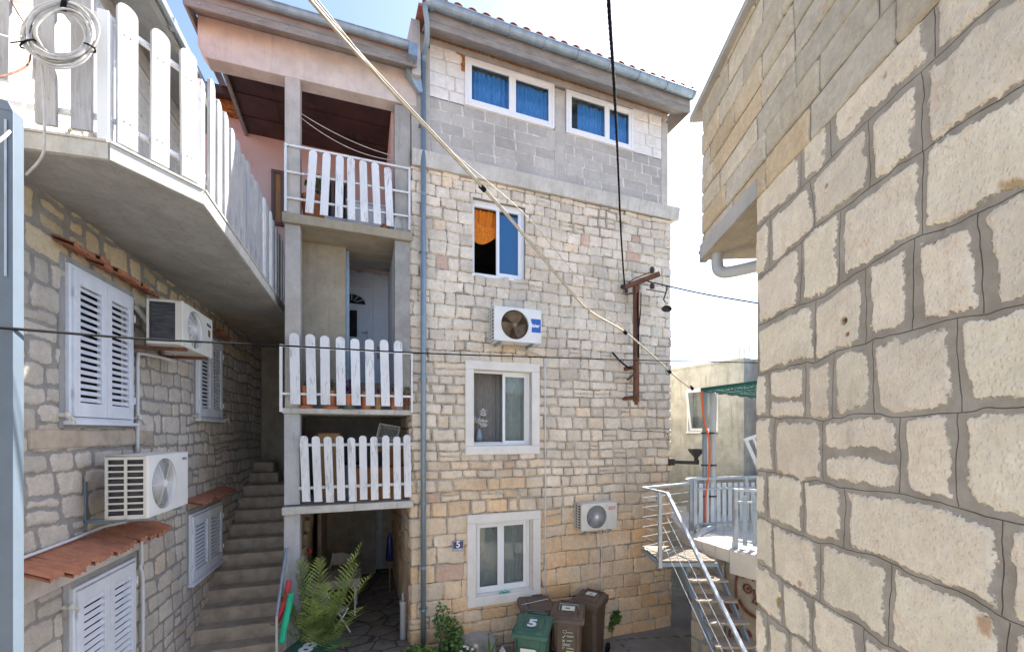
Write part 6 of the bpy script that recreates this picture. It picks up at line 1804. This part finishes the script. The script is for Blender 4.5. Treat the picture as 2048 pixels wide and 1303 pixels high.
def cl_(u, v):
    x = (u - .5) * 1.25; y = (v - .5) * 1.05; ox = max(0, abs(x) - .46); oy = max(0, abs(y) - .36)
    dz = -(ox + oy) * .95; xx = math.copysign(min(abs(x), .46) + ox * .12 + .012 * math.sin(y * 30), x); yy = math.copysign(min(abs(y), .36) + oy * .12 + .012 * math.sin(x * 28), y)
    return (xx, yy, .742 + dz)
mb.sheet(cl_, 50, 42); mb.xf(lambda v: rt @ v + c)
single(mb, 'tablecloth', M['tcloth'], 'black and white patterned cloth draped over the porch table', 'tablecloth', W, tuple(c), smooth=True)


def fchair(label, x, y, rz, m):
    T = Thing('folding_chair', label, 'chair', W, (x, y, -3.6), group='folding chairs round the porch table')
    R_ = Euler((0, 0, rad(rz))).to_matrix(); o_ = Vector((x, y, -3.6))
    f = lambda v: R_ @ v + o_
    mb = MB(); mb.obox((0, 0, .45), (.42, .40, .03)); mb.xf(f); T.part(mb, 'seat', M[m], bevel=.01)
    mb = MB(); mb.sheet(lambda u, v: ((u - .5) * .40, .21 + .03 * math.sin(PI * u), .62 + .24 * v + .04 * math.sin(PI * u) * v), 12, 4); mb.xf(f); T.part(mb, 'backrest', M[m], smooth=True)
    for s_ in (-.2, .2):
        for (a, b) in (((s_, .25, .88), (s_, -.24, 0)), ((s_, -.2, .45), (s_, .24, 0))):
            mb = MB(); mb.tube([a, b], .013, 7); mb.xf(f); T.part(mb, 'leg', M['upvc'])
    return T
fchair('white folding chair nearest the lane, half behind the palm', -3.22, 7.40, 150, 'slat')
fchair('cream folding chair with rounded back behind the porch table', -3.85, 9.15, 0, 'acy')
mb = MB(); mb.lathe([(0, 0), (.04, .01), (.045, .06), (.02, .09), (0, .1)], tuple(at(619, 1105, 8.0)), 12); single(mb, 'red_lantern', M['noodr'], 'small red lantern hanging in the dark porch', 'lantern', W, tuple(at(619, 1105, 8.0)), smooth=True)
# folded parasol by the porch wall, stub pipe
PS = Thing('folded_parasol', 'folded navy parasol leaning on the right wall inside the porch', 'parasol', F, (-1.85, 2.6, -3.6))
mb = MB(); mb.lathe([(.0, 1.35), (.06, 1.2), (.09, .75), (.07, .70), (.0, .72)], (-1.78, 2.6, -3.6), 12); PS.part(mb, 'canopy', M['enamel'], smooth=True)
mb = MB(); mb.tube([(-1.78, 2.6, -3.6), (-1.78, 2.6, -2.3)], .018, 8); PS.part(mb, 'pole', M['woodb'])
mb = MB(); mb.tube([(-1.70, .28, -3.62), (-1.70, .28, -2.98)], .052, 14); mb.tube([(-1.70, .28, -3.0), (-1.70, .28, -2.94)], .062, 14); mb.tube([(-1.70, .28, -2.95), (-1.70, .28, -2.80)], .02, 8)
single(mb, 'drain_pipe', M['pvc'], 'short upright grey drain pipe at the porch corner', 'pipe', F, (-1.70, .28, -3.6), smooth=False)

# planting at the foot of the wall
rs = random.Random(8)
G1 = Thing('potted_bush', 'dense green bush in a terracotta bowl at the foot of the downpipe', 'potted plant', F, (-1.5, -.5, -4.12))
pot(G1, (-1.62, -.62, -4.12), .30, .40, 'pot'); mb = MB(); leafcloud(mb, (-1.58, -.55, -3.60), (.38, .28, .24), 1300, .055, rs); G1.part(mb, 'foliage', M['leaf'])
G2 = Thing('flowering_geranium', 'tall leafy plant with magenta flowers beside the downpipe', 'potted plant', F, (-1.05, -.35, -4.12))
pot(G2, (-1.05, -.42, -4.12), .20, .32, 'pot'); mb = MB(); leafcloud(mb, (-1.12, -.30, -3.15), (.15, .10, .36), 120, .07, rs); leafcloud(mb, (-.95, -.28, -3.2), (.12, .08, .14), 70, .06, rs); leafcloud(mb, (-.98, -.38, -3.6), (.26, .2, .22), 420, .07, rs); leafcloud(mb, (-.90, -.28, -3.38), (.16, .1, .12), 110, .06, rs); G2.part(mb, 'foliage', M['leafd'])
mb = MB()
for (x, z) in ((-1.22, -3.0), (-1.12, -3.1), (-.92, -3.35), (-1.05, -3.2)): mb.tube(spline([(-1.05, -.4, -3.8), ((x - 1.05) / 2, -.34, (z - 3.8) / 2), (x, -.28, z)], 5), .009, 5)
G2.part(mb, 'stem', M['stem'])
mb = MB()
for p in ((-1.16, -.62, -3.60), (-.96, -.64, -3.62), (-1.05, -.66, -3.72), (-.86, -.62, -3.70)): leafcloud(mb, p, (.04, .03, .03), 22, .04, rs)
G2.part(mb, 'blossom', M['magenta'])
G3 = Thing('white_flowering_plant', 'low plant with small white flowers in front of the grey stone', 'potted plant', F, (-.72, -.45, -4.12))
pot(G3, (-.74, -.52, -4.12), .16, .28, 'galv'); mb = MB(); leafcloud(mb, (-.74, -.50, -3.68), (.18, .15, .15), 300, .05, rs); G3.part(mb, 'foliage', M['leaf'])
mb = MB()
for k in range(6): leafcloud(mb, (-.80 + rs.uniform(-.08, .2), -.60, -3.55 + rs.uniform(-.08, .08)), (.025, .02, .02), 12, .035, rs)
G3.part(mb, 'blossom', M['whitep'])
mb = MB(); mb.sheet(lambda u, v: (-.80 + .62 * u, -.30 + .03 * math.sin(u * 9 + v * 5), -4.12 + (.58 - .10 * abs(u - .5)) * v), 14, 10); mb.sheet(lambda u, v: (-.80 + .62 * u, -.30 + .26 * v + .03 * math.sin(u * 9 + 5) * (1 - v), -3.54 - .10 * abs(u - .5) + .01 * v), 14, 4)
mb.box(-.80, -.18, -.27, -.05, -4.12, -3.62)
single(mb, 'stone_block', M['conc'], 'rough grey stone block standing against the wall behind the flowers', 'stone', F, (-.5, -.2, -4.12))
G4 = Thing('strap_leaf_plant', 'small plant with three upright strap leaves by the grey stone', 'potted plant', F, (-.34, -.5, -4.12))
pot(G4, (-.36, -.52, -4.12), .11, .22, 'pot'); mb = MB()
for (dx, tz, ly) in ((-.02, .56, 0), (.13, .44, -.02), (.02, .36, .03), (-.08, .3, .02)):
    pts = [Vector((-.36 + dx * t * t, -.52 + ly * t, -3.92 + tz * t)) for t in [k / 8 for k in range(9)]]
    for k in range(8):
        w0 = .024 * math.sin(PI * (.25 + .75 * k / 8)); w1 = .024 * math.sin(PI * (.25 + .75 * (k + 1) / 8)) + (0 if k < 7 else -.02)
        mb.add([pts[k] - Vector((w0, 0, 0)), pts[k] + Vector((w0, 0, 0)), pts[k + 1] + Vector((w1, 0.0, 0)), pts[k + 1] - Vector((w1, 0, 0))], [(0, 1, 2, 3)])
G4.part(mb, 'leaf', M['leafd'])
mb = MB(); mb.prism([(-.20, -4.12), (.02, -4.12), (-.04, -3.80), (-.10, -3.66), (-.16, -3.74)], -.60, -.42); s_ = single(mb, 'soil_bag', M['jerry'], 'crumpled white and yellow plastic bag beside the green bin', 'bag', F, (-.1, -.5, -4.12), bevel=.02)
G5 = Thing('wall_weed', 'tuft of weeds growing out of the foot of the stone wall right of the bins', 'weed', F, (2.42, -.05, -4.0))
mb = MB(); leafcloud(mb, (2.44, -.07, -3.72), (.13, .06, .16), 260, .045, rs); leafcloud(mb, (2.33, -.06, -3.9), (.07, .04, .12), 90, .04, rs); G5.part(mb, 'foliage', M['leaf'])
# fallen pale streak of tar repair is part of the ground; weeds at its edge omitted

# ---------------------------------------------------------------- things on the loggias
def small_pot(label, t, z, r, h, m, fol=None, fn=60, fr_=(.07, .06, .08), s=.04, saucer=None, y=.07, seed=1, name='flower_pot', blossom=None):
    T = Thing(name, label, 'flower pot', F, (t, y, z), group='plant pots behind the picket rails')
    pot(T, (t, y, z), r, h, m, saucer)
    if fol:
        mb = MB(); leafcloud(mb, (t, y, z + h + fr_[2] * .7), fr_, fn, s, random.Random(seed)); T.part(mb, 'foliage', M[fol])
    if blossom:
        mb = MB(); leafcloud(mb, (t, y - .03, z + h + fr_[2]), (.03, .02, .02), 12, .03, random.Random(seed)); T.part(mb, 'blossom', M[blossom])
    return T
def ft(px): return F.loc(px, 800, .06)[0]
Z2 = .388
small_pot('terracotta pot with saucer behind the first gap of the middle picket rail', ft(613), Z2, .085, 0.35, 'pot', 'leafd', 30, (.05, .05, .05), saucer='pot', seed=1, y=.03)
small_pot('terracotta pot with saucer and green seedling in the third gap of the middle rail', ft(663), Z2, .10, 0.29, 'pot', 'leaf', 80, (.08, .06, .11), saucer='pot', seed=2, y=.03)
small_pot('terracotta pot with purple foliage and green saucer on the middle loggia', ft(698), Z2, .075, 0.22, 'pot', 'purple', 170, (.11, .08, .15), .05, saucer='bing', seed=3, y=-.03)
small_pot('plain square-shouldered terracotta pot right of the purple plant', ft(733), Z2, .10, 0.29, 'pot', 'purple', 20, (.04, .04, .05), seed=4, y=.03, blossom='whitep')
small_pot('tan clay pot with a red flower in the sixth gap of the middle rail', ft(756), Z2, .07, 0.26, 'ply', 'leaf', 14, (.03, .03, .05), seed=5, y=.03, blossom='magenta')
small_pot('narrow terracotta pot with grey twigs near the right end of the middle rail', ft(787), Z2, .07, 0.29, 'pot', 'purple', 24, (.05, .04, .09), .03, seed=6, y=.03)
small_pot('brown pot with trailing bright green leaves at the right end of the middle rail', ft(811), Z2, .085, 0.29, 'rust', 'leaf', 130, (.11, .07, .07), .045, seed=7, y=.03)
Z3 = 3.39
T_ = small_pot('large terracotta pot with a leafy plant on the top loggia', F.loc(627, 430, .25)[0], Z3, .20, .42, 'pot', 'leafd', 130, (.12, .1, .28), .06, seed=8, y=.25)
small_pot('small blue-banded pot near the right end of the top rail', F.loc(768, 445, .12)[0], Z3, .06, .10, 'pot', 'leafd', 16, (.04, .04, .03), seed=9, y=.12)
JC = Thing('jerrycan', 'white plastic jerrycan with red cap at the right end of the top loggia', 'jerrycan', F, (-1.72, .06, Z3))
xj = F.loc(799, 445, .05)[0]
mb = MB(); mb.prism([(xj - .09, Z3), (xj + .09, Z3), (xj + .09, Z3 + .22), (xj + .04, Z3 + .27), (xj - .05, Z3 + .27), (xj - .09, Z3 + .22)], .0, .12); JC.part(mb, 'body', M['jerry'], bevel=.018)
mb = MB(); mb.tube([(xj - .07, .06, Z3 + .235), (xj - .04, .06, Z3 + .31), (xj + .03, .06, Z3 + .31), (xj + .07, .06, Z3 + .25)], .014, 7); JC.part(mb, 'handle', M['jerry'])
mb = MB(); mb.cyl((xj - .02, .03, Z3 + .27), (xj - .02, .03, Z3 + .31), .025, n=12); JC.part(mb, 'cap', M['red'])
ST2 = Thing('white_cupboard', 'low white cupboard standing behind the top picket rail', 'cupboard', F, (-2.2, .9, Z3))
mb = MB(); mb.box(-2.62, -1.98, .7, 1.05, Z3 + .04, Z3 + .72); ST2.part(mb, 'body', M['upvc'], bevel=.01)
mb = MB(); mb.box(-2.64, -1.96, .68, 1.07, Z3 + .72, Z3 + .75); ST2.part(mb, 'top', M['upvc'])
for xx in (-2.60, -2.04):
    mb = MB(); mb.box(xx, xx + .04, .72, .76, Z3, Z3 + .04); ST2.part(mb, 'foot', M['dark'])
# store room behind the lowest rail
Z1 = -1.138
WB = Thing('pine_cabinet', 'tall orange pine board cabinet behind the left pickets of the lowest rail', 'cabinet', F, (-2.95, .5, Z1))
xb0, zb1 = F.loc(636, 868, .45); xb1, _ = F.loc(679, 868, .45)
mb = MB(); mb.box(xb0, xb1, .45, .75, Z1, zb1); WB.part(mb, 'body', M['ply'], bevel=.008)
mb = MB(); mb.box(xb0 - .01, xb1 + .01, .44, .76, zb1, zb1 + .02); WB.part(mb, 'top', M['woodb'])
mb = MB(); mb.box(xb0 + .02, xb1 - .02, .435, .45, Z1 + .06, zb1 - .04); WB.part(mb, 'door', M['ply'], bevel=.004)
WT = Thing('wooden_bench', 'low orange-brown wooden bench under the grey crates in the store loggia', 'bench', F, (-2.0, .5, Z1))
x0, z1 = F.loc(745, 897, .4); x1 = -1.66
mb = MB(); mb.box(x0 + .0, x1, .40, .80, z1 - .05, z1); WT.part(mb, 'top', M['woodb'])
mb = MB(); mb.box(x0 + .02, x0 + .06, .42, .78, Z1, z1 - .05); mb.box(x1 - .06, x1 - .02, .42, .78, Z1, z1 - .05); WT.part(mb, 'side', M['woodb'])
mb = MB(); mb.box(x0 + .2, x1 - .2, .41, .43, z1 - .36, z1 - .05); WT.part(mb, 'back_panel', M['woodb'])
BX = Thing('wooden_chest', 'wide brown wooden chest on the floor of the store loggia', 'chest', F, (-2.2, .3, Z1))
xc0, zc1 = F.loc(712, 935, .22)
mb = MB(); mb.box(xc0, -1.66, .20, .38, Z1, zc1); BX.part(mb, 'body', M['woodb'], bevel=.01)
mb = MB(); mb.box(xc0 - .01, -1.65, .19, .39, zc1, zc1 + .02); BX.part(mb, 'lid', M['rust'], bevel=.005)
WM = Thing('blue_grey_drum', 'dark blue-grey plastic drum between the pine cabinet and the chest', 'drum', F, (-2.62, .5, Z1))
mb = MB(); mb.lathe([(0, 0), (.13, 0), (.14, .05), (.14, .25), (.145, .27), (.14, .29), (.14, .55), (.12, .6), (0, .6)], (xb1 + .2, .42, Z1), 18); WM.part(mb, 'body', M['galv'], smooth=True)
mb = MB(); mb.lathe([(.0, .0), (.128, .0), (.128, .03), (0, .035)], (xb1 + .2, .42, Z1 + .6), 18); WM.part(mb, 'lid', M['black'])


def crate(label, c, rot, s=(.34, .26, .20)):
    T = Thing('plastic_crate', label, 'crate', F, c, group='grey crates in the store loggia')
    R_ = Euler(rot).to_matrix(); f = lambda v: R_ @ v + Vector(c)
    w, d, h = s; mb = MB()
    for z in (0, h - .02): 
        for yy in (-d / 2, d / 2): mb.bar((-w / 2, yy, z + .01), (w / 2, yy, z + .01), .012, .02)
        for xx in (-w / 2, w / 2): mb.bar((xx, -d / 2, z + .01), (xx, d / 2, z + .01), .012, .02)
    for xx in (-w / 2, w / 2):
        for yy in (-d / 2, d / 2): mb.bar((xx, yy, 0), (xx, yy, h), .02, .02)
    mb.xf(f); T.part(mb, 'rim', M['crate'])
    mb = MB()
    for k in range(1, 14):
        x = -w / 2 + w * k / 14
        for yy in (-d / 2, d / 2): mb.bar((x, yy, .01), (x, yy, h - .01), .008, .006)
        mb.bar((x, -d / 2, .006), (x, d / 2, .006), .008, .006)
    for k in range(1, 11):
        y = -d / 2 + d * k / 11
        for xx in (-w / 2, w / 2): mb.bar((xx, y, .01), (xx, y, h - .01), .008, .006)
    for k in (1, 2, 3):
        z = h * k / 4
        for yy in (-d / 2, d / 2): mb.bar((-w / 2, yy, z), (w / 2, yy, z), .006, .012)
        for xx in (-w / 2, w / 2): mb.bar((xx, -d / 2, z), (xx, d / 2, z), .006, .012)
    mb.xf(f); T.part(mb, 'mesh_sides', M['crate'])
cx_, cz_ = F.loc(783, 888, .5)
crate('lower grey plastic crate standing on the wooden bench', (cx_, .58, z1 + .002), (0, 0, rad(8)))
cx2, cz2 = F.loc(778, 862, .5)
crate('upper grey plastic crate tipped on its side on top of the other crate', (cx2, .50, z1 + .225), (rad(70), rad(10), rad(-12)))
# flowers behind the middle window, cloth on the lowest sill
FV = Thing('flower_vase', 'vase of white artificial flowers behind the glass of the middle window', 'vase', F, (-.30, .30, -.22))
mb = MB(); mb.lathe([(0, 0), (.05, 0), (.08, .08), (.05, .2), (.035, .24)], (-.33, .27, -.16), 14); FV.part(mb, 'vase', M['galv'], smooth=True)
mb = MB(); rs = random.Random(6)
for (x, z, r, n) in ((-.25, .38, .07, 60), (-.33, .22, .07, 60), (-.42, .26, .06, 40), (-.24, .18, .08, 70), (-.46, .20, .04, 20)): leafcloud(mb, (x, .25, z), (r, .05, r), n, .05, rs)
FV.part(mb, 'blossom', M['whitep'])
mb = MB()
for (x, z) in ((-.25, .36), (-.42, .24), (-.3, .2)): mb.tube(spline([(-.33, .27, .02), ((x - .33) / 2, .27, z * .6), (x, .25, z)], 5), .005, 5)
FV.part(mb, 'stem', M['stem'])
mb = MB(); mb.sheet(lambda u, v: (-.02 + .2 * u, -.03 + .1 * v, -2.932 + .02 * abs(math.sin(u * 7 + v * 3))), 14, 6)
single(mb, 'cleaning_cloth', M['noodg'], 'small crumpled teal cloth lying on the lowest window sill', 'cloth', F, (.05, 0, -2.93), smooth=True)
# sill boards for the deep windows
mb = MB(); mb.box(WINS[1][0], WINS[1][1], .16, .6, -.25, -.17); HOUSE.part(mb, 'inner_sill', M['plaster'])
mb = MB(); mb.box(WINS[2][0] + .0, WINS[2][1] - .0, -.05, .10, -2.95, -2.935); HOUSE.part(mb, 'outer_sill', M['plaster'])
print('objects', len(bpy.data.objects), 'verts', sum(len(m_.vertices) for m_ in bpy.data.meshes))
